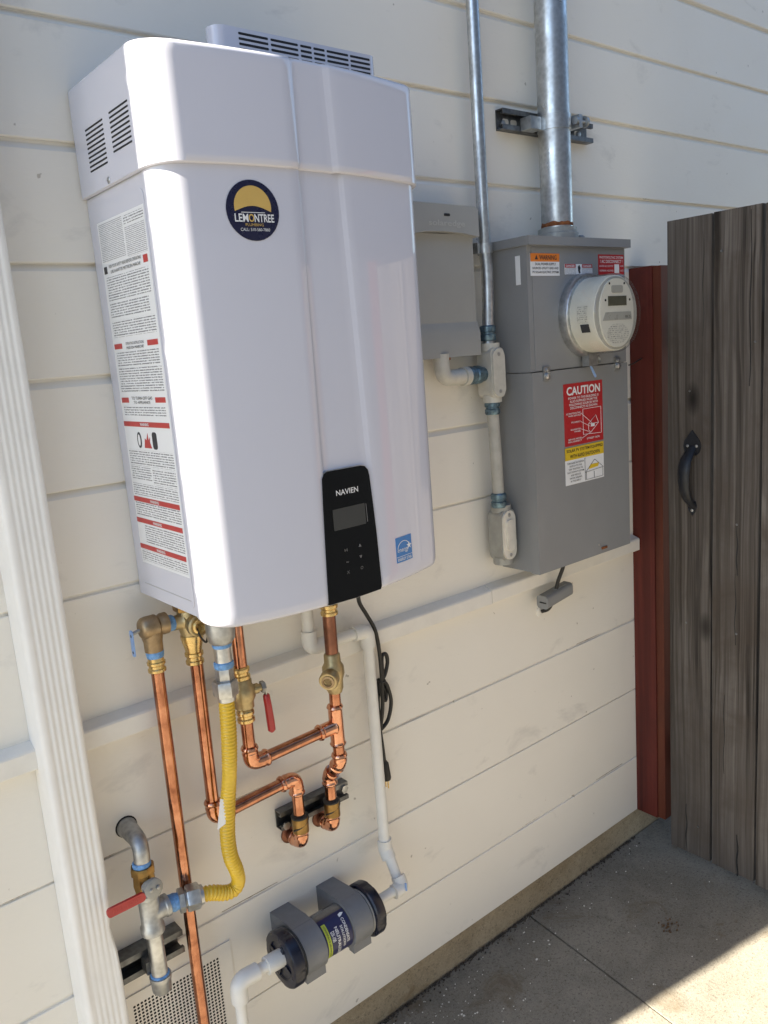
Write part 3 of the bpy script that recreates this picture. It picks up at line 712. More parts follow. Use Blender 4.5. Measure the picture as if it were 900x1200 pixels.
bm = new(); prism(bm, quad(1.507, 1.5255, 1.5745, 1.5955), uf(0), uf(0.0009)); obj('symbol_field', bm, 'sticker_white', st, smooth=None)
bm = new(); prism(bm, [(1.512, 1.590), (1.517, 1.594), (1.521, 1.588), (1.519, 1.582), (1.5205, 1.577), (1.516, 1.5755), (1.513, 1.581)], uf(0.0004), uf(0.0013)); obj('symbol', bm, 'ink', st, smooth=None)
bm = new(); prism(bm, quad(1.5865, 1.6835, 1.5735, 1.6170), uf(-0.001), uf(0.0006)); st = obj('solar_sticker', bm, 'sticker_red', mb, smooth=None, label='small red photovoltaic sticker')
bm = new(); W = uf(0.0011); letter(bm, 'PHOTOVOLTAIC SYSTEM', 1.5910, 1.6790, 1.6080, 1.6135, W, 0.01); letter(bm, '! AC DISCONNECT !', 1.5935, 1.6770, 1.5985, 1.6055, W, 0.01)
letter(bm, 'RATED AC OUTPUT', 1.5905, 1.6420, 1.5900, 1.5940, W); letter(bm, 'NOMINAL VOLTAGE', 1.5905, 1.6420, 1.5800, 1.5840, W); letter(bm, 'AMPS', 1.6680, 1.6810, 1.5900, 1.5940, W); letter(bm, 'VOLTS', 1.6680, 1.6810, 1.5800, 1.5840, W)
prism(bm, quad(1.6465, 1.6640, 1.5770, 1.5960), uf(0.0003), W); obj('lettering', bm, 'sticker_white', st, smooth=None)
# caution
bm = new(); prism(bm, quad(1.4475, 1.5885, 1.2040, 1.3415), bf(-0.001), bf(0.0006)); st = obj('caution_sticker', bm, 'sticker_red', mb, smooth=None, label='large red caution sticker with a white diagram')
bm = new(); W = bf(0.0011); letter(bm, 'CAUTION', 1.4580, 1.5790, 1.3155, 1.3345, W, 0.03)
for i, s in enumerate(('POWER TO THIS BUILDING IS', 'ALSO SUPPLIED FROM THE', 'FOLLOWING SOURCES WITH', 'DISCONNECTS AS SHOWN')):
    w = (0.110, 0.100, 0.104, 0.098)[i]; letter(bm, s, 1.518 - w / 2, 1.518 + w / 2, 1.3065 - i * 0.0072, 1.3118 - i * 0.0072, W, 0.012)
def stroke(a, b, w=0.0009):
    d = Vector((b[0] - a[0], b[1] - a[1])); n_ = Vector((-d.y, d.x)).normalized() * w / 2
    prism(bm, [(a[0] + n_.x, a[1] + n_.y), (a[0] - n_.x, a[1] - n_.y), (b[0] - n_.x, b[1] - n_.y), (b[0] + n_.x, b[1] + n_.y)], bf(0.0003), W)
for a, b in (((1.514, 1.2245), (1.514, 1.2815)), ((1.514, 1.2815), (1.581, 1.2815)), ((1.581, 1.2815), (1.581, 1.2215)), ((1.581, 1.2215), (1.514, 1.2245)),
             ((1.534, 1.232), (1.533, 1.246)), ((1.533, 1.246), (1.561, 1.264)), ((1.561, 1.264), (1.571, 1.246)), ((1.571, 1.246), (1.541, 1.226)), ((1.541, 1.226), (1.534, 1.232)), ((1.533, 1.246), (1.571, 1.246)), ((1.545, 1.254), (1.561, 1.264)),
             ((1.506, 1.2740), (1.548, 1.246)), ((1.506, 1.2545), (1.540, 1.240)), ((1.506, 1.2380), (1.534, 1.2290)), ((1.508, 1.2165), (1.540, 1.2265))): stroke(a, b)
letter(bm, 'AC PHOTOVOLTAIC', 1.4535, 1.5050, 1.2735, 1.2775, W, 0.01); letter(bm, 'MAIN SERVICE', 1.4620, 1.5050, 1.2685, 1.2720, W, 0.01); letter(bm, 'PV ARRAY', 1.4720, 1.5050, 1.2535, 1.2575, W, 0.01)
letter(bm, 'INVERTER', 1.4690, 1.5050, 1.2375, 1.2410, W, 0.01); letter(bm, 'PANEL', 1.4820, 1.5050, 1.2325, 1.2360, W, 0.01); letter(bm, 'SERVICE METER', 1.4590, 1.5070, 1.2165, 1.2200, W, 0.01); letter(bm, 'DISCONNECT', 1.4590, 1.5070, 1.2110, 1.2148, W, 0.01); letter(bm, 'STREET SIDE', 1.5260, 1.5740, 1.2115, 1.2155, W, 0.01)
prism(bm, quad(1.543, 1.556, 1.239, 1.246), bf(0.0003), W); obj('lettering', bm, 'sticker_white', st, smooth=None)
bm = new(); prism(bm, quad(1.4465, 1.5880, 1.1165, 1.2005), bf(-0.001), bf(0.0006)); st = obj('shutdown_sticker', bm, 'sticker_white', mb, smooth=None, label='yellow and white rapid shutdown sticker')
bm = new(); prism(bm, quad(1.4465, 1.5880, 1.1725, 1.2005), bf(0), bf(0.0010)); obj('yellow_band', bm, 'sticker_yellow', st, smooth=None)
bm = new(); W = bf(0.0014); letter(bm, 'SOLAR PV SYSTEM EQUIPPED', 1.4510, 1.5840, 1.1885, 1.1965, W, 0.012); letter(bm, 'WITH RAPID SHUTDOWN', 1.4630, 1.5720, 1.1760, 1.1840, W, 0.012)
for i, s in enumerate(('TURN RAPID SHUTDOWN', 'SWITCH TO THE', '"OFF" POSITION TO', 'SHUT DOWN PV SYSTEM', 'AND REDUCE', 'SHOCK HAZARD', 'IN THE ARRAY')):
    w = (0.060, 0.044, 0.052, 0.060, 0.036, 0.044, 0.038)[i]; letter(bm, s, 1.482 - w / 2, 1.482 + w / 2, 1.1630 - i * 0.0068, 1.1668 - i * 0.0068, W, 0.006)
for a, b in (((1.518, 1.137), (1.553, 1.163)), ((1.553, 1.163), (1.585, 1.141)), ((1.518, 1.137), (1.585, 1.141)), ((1.521, 1.137), (1.521, 1.119)), ((1.583, 1.141), (1.583, 1.1205)), ((1.521, 1.120), (1.583, 1.1205)), ((1.5165, 1.119), (1.5165, 1.171)), ((1.550, 1.121), (1.550, 1.136))): stroke(a, b, 0.0006)
obj('lettering', bm, 'ink', st, smooth=None)
bm = new(); prism(bm, [(1.531, 1.143), (1.565, 1.145), (1.569, 1.153), (1.537, 1.153)], bf(0.0004), bf(0.0012)); obj('yellow_panel', bm, 'sticker_yellow', st, smooth=None)

em = thing('electric_meter', (1.520, -0.112, 1.405), 'round electric meter with a clear cover plugged into the grey box', 'meter')
MC = (1.520, 1.485)
bm = new(); lathe(bm, (MC[0], BY + 0.001, MC[1]), (0, -1, 0), [(-0.008, 0.0885), (0.004, 0.0895), (0.014, 0.0895), (0.018, 0.0875), (0.0185, 0.080)], 64); obj('ring', bm, 'galvanized', em)
bm = new(); lathe(bm, (MC[0], BY - 0.016, MC[1]), (0, -1, 0), [(0, 0.0800), (0.040, 0.0795), (0.060, 0.0785), (0.0608, 0.0770), (0.0608, 0.0)], 64); obj('body', bm, 'meter_white', em)
bm = new(); lathe(bm, (MC[0], BY - 0.015, MC[1]), (0, -1, 0), [(0, 0.0836), (0.004, 0.0836), (0.055, 0.0830), (0.066, 0.0815), (0.071, 0.0775), (0.0722, 0.0735), (0.0722, 0.0)], 64, cap=False)
obj('clear_cover', bm, 'clear_cover', em)
def mf(h): return lambda u, v: (u, BY - 0.0768 - h, v)
bm = new(); R_ = 0.077
rim = ellipse(MC[0], MC[1], 0.0765, 0.0765, 64); prism(bm, rim, mf(-0.001), mf(0.0004)); obj('rim_plate', bm, 'meter_rim', em)
bm = new(); fp = [(MC[0] + 0.0605 * math.copysign(abs(math.cos(a)) ** 0.86, math.cos(a)), MC[1] + 0.0715 * math.sin(a)) for a in [2 * PI * i / 56 for i in range(56)]]
prism(bm, fp, mf(0), mf(0.0035)); bevel(bm, 0.0015, 2, 60); fpo = obj('face_plate', bm, 'meter_white', em)
bm = new(); prism(bm, quad(1.4880, 1.5540, 1.5000, 1.5200), mf(0.003), mf(0.0042)); obj('display', bm, 'lcd', fpo, smooth=None)
bm = new(); prism(bm, [(1.478, 1.487), (1.570, 1.487), (1.573, 1.4700), (1.468, 1.4700)], mf(0.003), mf(0.0040)); obj('name_strip', bm, 'meter_rim', fpo, smooth=None)
bm = new(); prism(bm, ellipse(1.521, 1.4420, 0.040, 0.0215, 30), mf(0.003), mf(0.0039)); obj('dial_print', bm, 'print_dial', fpo, smooth=None)
bm = new(); prism(bm, rrect(1.500, 1.541, 1.5265, 1.5420, 0.005), mf(0.003), mf(0.0045)); obj('top_window', bm, 'meter_rim', fpo, smooth=None)
for (a, b) in ((1.4790, 1.512), (1.5660, 1.512), (1.494, 1.546), (1.547, 1.546)):
    bm = new(); lathe(bm, (a, BY - 0.0798, b), (0, -1, 0), [(0, 0.0026), (0.0012, 0.0026), (0.0014, 0.0)], 10); obj('rivet', bm, 'dark_gap', fpo)
bm = new(); letter(bm, 'FM 2S', 1.5480, 1.5680, 1.4735, 1.4795, mf(0.0043)); obj('lettering', bm, 'ink', fpo, smooth=None)
# labels wrapped on the drum
def drum(r): return lambda u, v: (MC[0] + r * math.sin(u), v, 0)
def drum_patch(a0, a1, y0, y1, r, n=8):
    bm = new(); rings = []
    for i in range(n + 1):
        a = lerp(a0, a1, i / n); rings.append([(MC[0] + r * math.cos(a), y, MC[1] + r * math.sin(a)) for y in (y0, y1)])
    vs = [[bm.verts.new(p) for p in r2] for r2 in rings]
    for p, q in zip(vs, vs[1:]): bm.faces.new((p[0], p[1], q[1], q[0]))
    return bm
obj('drum_label', drum_patch(math.radians(166), math.radians(192), BY - 0.036, BY - 0.062, 0.0803), 'print_dial', em)
obj('drum_label', drum_patch(math.radians(194), math.radians(207), BY - 0.042, BY - 0.064, 0.0805), 'ink', em)
bm = new(); box(bm, 1.500, 1.531, BY - 0.020, BY - 0.002, 1.376, 1.400); bevel(bm, 0.003, 2); obj('ring_lock', bm, 'fitting_steel', em)
bm = new(); lathe(bm, (1.545, BY - 0.001, 1.388), (0, -1, 0), [(0, 0.010), (0.010, 0.010), (0.012, 0.006), (0.008, 0.004), (0.008, 0.0)], 18); obj('lock_barrel', bm, 'fitting_steel', em)
bm = new(); prism(bm, [(1.505, 1.378), (1.511, 1.378), (1.530, 1.352), (1.524, 1.350)], lambda u, v: (u, BY - 0.016, v), lambda u, v: (u, BY - 0.0175, v)); obj('seal_tag', bm, 'flag_blue', em, smooth=None)

# ------------------------------------------------------------------ service riser, strut and clamp
ri = thing('riser_conduit', (1.515, -0.056, 1.68), 'thick galvanized riser conduit standing on top of the grey box', 'conduit')
RY = -0.056
bm = new(); lathe(bm, (1.515, RY, 1.668), (0, 0, 1), [(0, 0.0342), (0.5, 0.0342), (1.05, 0.0342)], 40); obj('pipe', bm, 'galvanized', ri)
bm = new(); rings = []
for k, (dz, r) in enumerate(((0.0, 0.0346), (0.005, 0.0347), (0.0085, 0.03435))):
    rings.append([(1.515 + r * math.cos(2 * PI * i / 40), RY + r * math.sin(2 * PI * i / 40), 1.6805 + dz + (random.uniform(-0.003, 0.002) + 0.002 * math.sin(i * 0.35) if k == 2 else 0)) for i in range(40)])
loft(bm, rings); obj('rust_band', bm, 'rust', ri)
bm = new(); lathe(bm, (1.515, RY, 1.878), (0, 0, 1), [(0, 0.0346), (0.0, 0.0362), (0.030, 0.0362), (0.030, 0.0346)], 40); cl = obj('clamp_band', bm, 'galvanized', ri)
bm = new(); box(bm, 1.545, 1.556, -0.100, -0.056, 1.880, 1.906); bevel(bm, 0.002, 1); obj('clamp_ear', bm, 'galvanized', cl)
bm = new(); box(bm, 1.446, 1.484, -0.050, -0.022, 1.880, 1.905); bevel(bm, 0.002, 1); obj('clamp_ear', bm, 'galvanized', cl)
bm = new(); lathe(bm, (1.535, -0.096, 1.893), (1, 0, 0), [(0, 0.008), (0.006, 0.008), (0.006, 0.0035), (0.030, 0.0035), (0.030, 0.012), (0.036, 0.012)], 14); obj('bolt', bm, 'fitting_steel', cl)
def strut(name, x0, x1, z0, z1, dep, label, mat='strut_steel', slots=()):
    t = thing(name, ((x0 + x1) / 2, 0, z0), label, 'strut')
    th = 0.0022; lip = (z1 - z0) * 0.24
    bm = new()
    prof = [(-0.0003, z0), (-dep, z0), (-dep, z0 + lip), (-dep + 0.007, z0 + lip), (-dep + 0.007, z0 + lip - th), (-dep + th, z0 + lip - th), (-dep + th, z0 + th), (-th, z0 + th),
            (-th, z1 - th), (-dep + th, z1 - th), (-dep + th, z1 - lip + th), (-dep + 0.007, z1 - lip + th), (-dep + 0.007, z1 - lip), (-dep, z1 - lip), (-dep, z1), (-0.0003, z1)]
    loft(bm, [[(x, y, z) for y, z in prof] for x in (x0, x1)]); obj('channel', bm, mat, t, smooth=20)
    for s in slots:
        bm = new(); prism(bm, rrect(s - 0.010, s + 0.010, (z0 + z1) / 2 - 0.006, (z0 + z1) / 2 + 0.006, 0.005, 4), lambda u, v: (u, -0.002, v), lambda u, v: (u, -0.0027, v)); obj('slot', bm, 'siding', t, smooth=None)
    return t
s1 = strut('strut_channel', 1.392, 1.702, 1.880, 1.921, 0.021, 'slotted steel strut behind the thick riser conduit', slots=(1.420, 1.446, 1.625, 1.665))
bm = new(); lathe(bm, (1.409, -0.002, 1.896), (0, -1, 0), [(0, 0.007), (0.005, 0.007), (0.006, 0.004)], 6); obj('screw', bm, 'fitting_steel', s1)
bm = new(); lathe(bm, (1.668, -0.002, 1.899), (0, -1, 0), [(0, 0.007), (0.005, 0.007), (0.006, 0.004)], 6); obj('screw', bm, 'fitting_steel', s1)

# ------------------------------------------------------------------ thin conduit run with two conduit bodies
ec = thing('electrical_conduit', (1.303, -0.03, 0.97), 'thin metal conduit with two conduit bodies beside the grey box', 'conduit')
EX, EY = 1.304, -0.032
bm = new(); tube(bm, spline([(EX, EY, 2.715), (EX, EY, 2.2), (EX + 0.001, EY, 1.70), (EX + 0.003, EY - 0.002, 1.58), (1.299, -0.036, 1.46), (1.296, -0.038, 1.43)], 6), 0.0128, 20); obj('pipe', bm, 'galvanized', ec)
bm = new(); lathe(bm, (EX + 0.001, EY, 1.625), (0, 0, 1), [(0, 0.0129), (0, 0.0160), (0.020, 0.0160), (0.020, 0.0129)], 24); sp_ = obj('strap', bm, 'galvanized', ec)
for (fa, fb, fc, fd) in ((1.264, 1.292, 1.284, 1.291), (1.317, 1.342, 1.319, 1.325)):
    bm = new(); box(bm, fa, fb, -0.0045, -0.0005, 1.625, 1.647); box(bm, fc, fd, -0.032, -0.002, 1.6255, 1.6465); bevel(bm, 0.001, 1); obj('strap_foot', bm, 'galvanized', sp_)
def compression(z0, x, y, h=0.032, r=0.0172, m='sealant_teal'):
    bm = new(); lathe(bm, (x, y, z0), (0, 0, 1), [(0, r * 0.9), (0.003, r), (h * 0.4, r), (h * 0.45, r * 0.86), (h * 0.55, r * 0.86), (h * 0.6, r), (h - 0.003, r), (h, r * 0.85)], 16); return obj('coupling', bm, m, ec)
compression(1.447, 1.297, -0.037)
def conduit_body(x, y, z0, z1, w, d, m, cm_, out=None):
    bm = new(); zc = (z0 + z1) / 2; h = z1 - z0
    prism(bm, rrect(x - w / 2, x + w / 2, z0 + 0.010, z1 - 0.010, w * 0.30), lambda u, v: (u, y + d / 2, v), lambda u, v: (u, y - d / 2, v)); bevel(bm, 0.003, 2, 50)
    lathe(bm, (x, y, z0), (0, 0, 1), [(0, w * 0.50), (0.016, w * 0.50)], 18); lathe(bm, (x, y, z1), (0, 0, -1), [(0, w * 0.50), (0.016, w * 0.50)], 18)
    b = obj('conduit_body', bm, m, ec)
    bm = new(); yf = y - d / 2
    prism(bm, rrect(x - w * 0.44, x + w * 0.44, z0 + 0.012, z1 - 0.012, w * 0.43, 7), lambda u, v: (u, yf + 0.001, v), lambda u, v: (u, yf - 0.0045, v)); bevel(bm, 0.0015, 2, 60)
    c = obj('cover', bm, cm_, b)
    return b, c, yf
b1, c1, yf = conduit_body(1.297, -0.041, 1.318, 1.442, 0.041, 0.040, 'cast_pale', 'cast_pale')
for zz in (1.4185, 1.341):
    bm = new(); lathe(bm, (1.297, yf - 0.004, zz), (0, -1, 0), [(0, 0.0042), (0.0012, 0.004), (0.0016, 0.001)], 12); obj('screw', bm, 'fitting_steel', b1)
compression(1.292, 1.297, -0.040, 0.028, 0.0165)
bm = new(); tube(bm, [(1.297, -0.040, 1.30), (1.301, -0.040, 1.20), (1.302, -0.041, 1.10)], 0.0128, 20); obj('pipe', bm, 'conduit_paint', ec)
compression(1.088, 1.302, -0.041, 0.032, 0.0172)
b2, c2, yf = conduit_body(1.313, -0.036, 0.958, 1.092, 0.045, 0.038, 'cast_grey', 'cover_plate')
bm = new(); prism(bm, rrect(1.313 - 0.011, 1.313 + 0.011, 0.990, 1.060, 0.009, 6), lambda u, v: (u, yf - 0.003, v), lambda u, v: (u, yf - 0.0085, v)); bevel(bm, 0.004, 3, 60); obj('cover_rib', bm, 'cover_plate', c2)
for zz in (1.070, 0.980):
    bm = new(); lathe(bm, (1.313, yf - 0.004, zz), (0, -1, 0), [(0, 0.0042), (0.0012, 0.004), (0.0016, 0.001)], 12); obj('screw', bm, 'fitting_steel', b2)
bm = new(); lathe(bm, (1.320, -0.034, 1.000), (1, 0, 0), [(0, 0.015), (0.0275, 0.015)], 16); obj('box_nipple', bm, 'cast_grey', ec)
bm = new(); tube(bm, fillet([(1.158, -0.036, 1.428), (1.158, -0.036, 1.379), (1.232, -0.037, 1.379)], 0.034), 0.0165, 18); obj('elbow', bm, 'cast_pale', ec)
bm = new(); lathe(bm, (1.214, -0.037, 1.379), (1, 0, 0), [(0, 0.0165), (0.0, 0.0195), (0.014, 0.0195), (0.015, 0.0175)], 18); obj('elbow_lip', bm, 'cast_pale', ec)
bm = new(); lathe(bm, (1.229, -0.037, 1.379), (1, 0, 0), [(0, 0.0165), (0.002, 0.019), (0.014, 0.019), (0.016, 0.0165), (0.019, 0.0165), (0.021, 0.019), (0.034, 0.019), (0.040, 0.015), (0.050, 0.015)], 16); obj('coupling', bm, 'sealant_teal', ec)

# ------------------------------------------------------------------ pale grey utility enclosure
ge = thing('utility_enclosure', (1.175, -0.03, 1.418), 'pale grey plastic utility enclosure with a hooded top, beside the heater', 'enclosure')
bm = new(); box(bm, 1.082, 1.262, -0.040, -0.0005, 1.422, 1.66); bevel(bm, 0.005, 3); gb_ = obj('back_case', bm, 'enclosure_grey', ge)
bm = new()
pf = [(1.078, 1.655), (1.12, 1.6605), (1.17, 1.6620), (1.22, 1.6600), (1.2655, 1.654), (1.2655, 1.707), (1.258, 1.712), (1.085, 1.714), (1.078, 1.710)]
prism(bm, pf, lambda u, v: (u, -0.0006, v), lambda u, v: (u, -0.056 + 0.05 * max(0, v - 1.70), v)); bevel(bm, 0.004, 3, 40); hood = obj('hood', bm, 'enclosure_grey', ge)
bm = new(); loft(bm, [[(x, -0.002, 1.420), (x, -0.047, 1.420), (x, -0.047, 1.468), (x, -0.040, 1.488), (x, -0.002, 1.49)] for x in (1.080, 1.264)]); bevel(bm, 0.003, 2); obj('base_step', bm, 'enclosure_grey', ge)
bm = new(); prism(bm, rrect(1.170, 1.186, 1.6905, 1.6955, 0.002), lambda u, v: (u, -0.054, v), lambda u, v: (u, -0.0566, v)); obj('hood_slot', bm, 'dark_gap', hood, smooth=None)
bm = new(); letter(bm, 'solaredge', 1.128, 1.226, 1.669, 1.683, lambda u, v: (u, -0.0564, v), 0.012); obj('lettering', bm, 'enclosure_print', hood, smooth=None)
bm = new(); lathe(bm, (1.175, -0.038, 1.4205), (0, 0, -1), [(0, 0.006), (0.005, 0.006), (0.006, 0.003)], 10); obj('screw', bm, 'rust', ge)

# ------------------------------------------------------------------ splice block hanging under the box
sb = thing('splice_block', (1.478, -0.03, 0.79), 'small grey splice block on a black wire below the grey box', 'splice block')
bm = new(); tube(bm, spline([(1.505, -0.060, 0.938), (1.500, -0.052, 0.905), (1.493, -0.042, 0.872), (1.487, -0.034, 0.835), (1.478, -0.024, 0.805), (1.472, -0.006, 0.795)], 6), 0.0045, 10); obj('wire', bm, 'rubber', sb)
bm = new(); d_ = Vector((0.100, 0.004, 0.0105))
p0 = Vector((1.440, -0.036, 0.832)); prism(bm, rrect(-0.017, 0.017, -0.016, 0.016, 0.009, 4), lambda u, v: p0 + Vector((0, u, v)), lambda u, v: p0 + d_ + Vector((0, u, v))); bevel(bm, 0.002, 2, 50); sbb = obj('body', bm, 'box_grey', sb)
bm = new(); prism(bm, rrect(-0.012, 0.008, -0.002, 0.001, 0.001, 2), lambda u, v: p0 + Vector((0.001, u, v)), lambda u, v: p0 + Vector((-0.0008, u, v))); obj('slit', bm, 'dark_gap', sbb, smooth=None)
bm = new(); q0 = p0 + d_ * 0.45 + Vector((0, -0.002, 0.0148)); prism(bm, rrect(0.0, 0.040, -0.006, 0.006, 0.003, 3), lambda u, v: q0 + Vector((u, v, u * 0.1)), lambda u, v: q0 + Vector((u, v, u * 0.1 + 0.003))); obj('clip', bm, 'box_grey', sbb)
bm = new(); lathe(bm, (1.472, 0.002, 0.794), (0, -1, 0), [(0, 0.013), (0.004, 0.012), (0.006, 0.006)], 12); obj('caulk', bm, 'trim_paint', sb)

# ------------------------------------------------------------------ plumbing helpers
def elbow(parent, a, c, b, r=0.0135, rad=0.017, L=0.016, mat='copper_fitting', name='elbow'):
    a, c, b = Vector(a), Vector(c), Vector(b); da = (a - c).normalized(); db = (b - c).normalized()
    ang = da.angle(db); cut = rad / math.tan(ang / 2)
    path = resample(fillet([c + da * (cut + L), c, c + db * (cut + L)], rad, 10), 0.0022)
    n = len(path) - 1; rs_ = []
    for i in range(n + 1):
        s = min(i, n - i) * 0.0022
        rs_.append(r + (0.0022 * math.exp(-((s - 0.0035) / 0.0022) ** 2)) + 0.0009 * math.exp(-((s - 0.0125) / 0.0018) ** 2))
    bm = new(); tube(bm, path, rs_, 18); return obj(name, bm, mat, parent)
def sleeve(parent, a, b, r=0.0135, mat='copper_fitting', name='coupling', n=18, bead=0.0022):
    a, b = Vector(a), Vector(b); L = (b - a).length; k = max(6, int(L / 0.002)); prof = []
    for i in range(k + 1):
        s = L * i / k; e = min(s, L - s); prof.append((s, r + bead * math.exp(-((e - 0.0035) / 0.0022) ** 2)))
    bm = new(); lathe(bm, a, b - a, prof, n); return obj(name, bm, mat, parent)
def pipe(parent, pts, r, mat, name='pipe', n=18):
    bm = new(); tube(bm, pts, r, n); return obj(name, bm, mat, parent)
CR_ = 0.0108

# relief valve and its drain pipe
rv = thing('relief_valve', (0.482, -0.045, 0.12), 'bronze relief valve with a blue lever and a long copper drain pipe', 'valve')
bm = new(); lathe(bm, (0.462, -0.045, 1.043), (1, 0, 0), [(0, 0.008), (0.002, 0.014), (0.006, 0.0175), (0.012, 0.0185), (0.028, 0.0185), (0.031, 0.0155), (0.034, 0.0155), (0.037, 0.0175), (0.046, 0.0175), (0.048, 0.013)], 20); rb = obj('body', bm, 'bronze', rv)
bm = new(); lathe(bm, (0.482, -0.045, 1.045), (0, 0, -1), [(0, 0.0165), (0.020, 0.0165), (0.026, 0.0150), (0.042, 0.0145)], 20); obj('outlet', bm, 'bronze', rb)
bm = new(); lathe(bm, (0.4825, -0.045, 1.004), (0, 0, -1), [(0, 0.0138), (0.003, 0.0145), (0.008, 0.0142), (0.012, 0.013)], 18); obj('tape', bm, 'tape_blue', rv)
bm = new(); lathe(bm, (0.4825, -0.045, 0.994), (0, 0, -1), [(0, 0.0125), (0.008, 0.0130), (0.009, 0.0148), (0.013, 0.0148), (0.015, 0.0125), (0.019, 0.0125), (0.021, 0.0146), (0.025, 0.0146), (0.027, 0.0120)], 18); obj('adapter', bm, 'brass', rv)
pipe(rv, [(0.4825, -0.045, 0.975), (0.4810, -0.045, 0.55), (0.4790, -0.045, 0.12)], CR_ - 0.0003, 'copper', 'drain_pipe')
bm = new(); prism(bm, rrect(1.003, 1.046, -0.0055, 0.0055, 0.004, 4), lambda u, v: (0.4495, -0.046 + v, u), lambda u, v: (0.4475, -0.046 + v, u)); bevel(bm, 0.0005, 1, 60); lv = obj('lever', bm, 'flag_blue', rv)
bm = new(); tube(bm, [(0.449, -0.046, 1.040), (0.465, -0.046, 1.043)], 0.003, 10); obj('lever_pin', bm, 'fitting_steel', rv)
for zz in (1.010, 1.037):
    bm = new(); lathe(bm, (0.4477, -0.046, zz), (-1, 0, 0), [(0, 0.0024), (0.0004, 0.0024)], 10); obj('lever_hole', bm, 'ink', lv)
bm = new(); lathe(bm, (0.508, -0.045, 1.040), (1, 0, 0), [(0, 0.0120), (0.004, 0.0132), (0.010, 0.0132), (0.012, 0.0118)], 18); obj('tape', bm, 'tape_blue', rv)

# hot line: isolation valve, drop, run and stub-out
hl = thing('hot_water_line', (0.60, -0.045, 0.55), 'copper water line with brass valve, running down and across behind the yellow gas hose', 'pipe')
BXx, BYy = 0.5475, -0.045
bm = new(); lathe(bm, (0.519, BYy, 1.038), (1, 0, 0), [(0, 0.0118), (0.010, 0.0125), (0.014, 0.0160), (0.030, 0.0165)], 18); lathe(bm, (BXx, BYy, 1.062), (0, 0, -1), [(0, 0.016), (0.010, 0.019), (0.035, 0.0195), (0.048, 0.0165), (0.052, 0.0165)], 20)
lathe(bm, (BXx, BYy, 1.034), (0, -1, 0), [(0, 0.015), (0.022, 0.0155), (0.024, 0.0185), (0.034, 0.0185), (0.036, 0.016)], 20); vb = obj('valve_body', bm, 'cast_brass', hl)
bm = new(); hexnut(bm, (BXx - 0.004, BYy, 1.055), (0, 0, 1), 0.0205, 0.022); lathe(bm, (BXx - 0.004, BYy, 1.075), (0, 0, 1), [(0, 0.0135), (0.022, 0.0135)], 18); obj('union_nut', bm, 'dark_brass', hl)
bm = new(); lathe(bm, (BXx, BYy - 0.036, 1.034), (0, -1, 0), [(0, 0.013), (0.003, 0.013), (0.005, 0.010), (0.003, 0.006), (0.003, 0)], 20); obj('valve_cap', bm, 'brass', vb)
bm = new(); tube(bm, spline([(0.541, -0.083, 1.032), (0.544, -0.086, 1.018), (0.553, -0.086, 1.006), (0.560, -0.082, 1.016), (0.571, -0.078, 1.012), (0.574, -0.072, 1.020)], 6), 0.0017, 8); obj('cap_strap', bm, 'rubber', vb)
bm = new(); box(bm, 0.566, 0.577, -0.068, -0.060, 1.012, 1.066); box(bm, 0.574, 0.586, -0.067, -0.061, 0.998, 1.016); bevel(bm, 0.002, 2); obj('valve_lever', bm, 'red_grip', hl)
bm = new(); tube(bm, [(0.562, -0.058, 1.046), (0.572, -0.064, 1.046)], 0.005, 10); obj('lever_pin', bm, 'fitting_steel', hl)
bm = new(); lathe(bm, (BXx + 0.001, BYy, 1.012), (0, 0, -1), [(0, 0.0185), (0.006, 0.0185), (0.022, 0.0148), (0.030, 0.0135), (0.031, 0.0155), (0.036, 0.0155), (0.038, 0.0130), (0.043, 0.0130), (0.045, 0.0150), (0.050, 0.0150), (0.052, 0.0120)], 20); obj('adapter', bm, 'brass', hl)
C1 = (0.5480, BYy, 0.678); C2 = (0.7155, BYy, 0.685); C3 = (0.7155, BYy, 0.552); C4 = (0.7155, 0.004, 0.550)
pipe(hl, fillet([(0.5505, BYy, 0.962), C1, C2, C3], 0.016), CR_, 'copper', 'pipe')
pipe(hl, fillet([(0.7155, BYy, 0.60), C3, C4], 0.014), CR_, 'copper_dark', 'stub_out')
elbow(hl, (0.549, BYy, 0.9), C1, C2); elbow(hl, C1, C2, C3); elbow(hl, C2, C3, C4, L=0.010)
bm = new(); lathe(bm, (0.7155, 0.0, 0.550), (0, -1, 0), [(0, 0.018), (0.003, 0.018), (0.006, 0.0125)], 18); obj('wall_flange', bm, 'copper_dark', hl)
def clamp(parent, x, y, z):
    bm = new(); lathe(bm, (x, y, z - 0.014), (0, 0, 1), [(0, 0.0125), (0, 0.0155), (0.028, 0.0155), (0.028, 0.0125)], 22); c = obj('clamp', bm, 'dark_brass', parent)
    bm = new(); lathe(bm, (x, y, z + 0.014), (0, 0, 1), [(0, 0.0155), (0.004, 0.0165), (0.007, 0.0125)], 20); obj('cushion', bm, 'rubber', c)
    bm = new(); tube(bm, [(x + 0.018 * math.cos(a), y + 0.004 - 0.018 * math.sin(a), z + 0.013 - 0.022 * (a / PI)) for a in [PI * i / 14 - 0.4 for i in range(15)]], 0.0016, 8); obj('clamp_wire', bm, 'rubber', c)
    bm = new(); box(bm, x + 0.010, x + 0.020, y + 0.002, y + 0.026, z - 0.012, z + 0.012); bevel(bm, 0.002, 1); obj('clamp_foot', bm, 'strut_steel', c)
clamp(hl, 0.7155, BYy, 0.590)

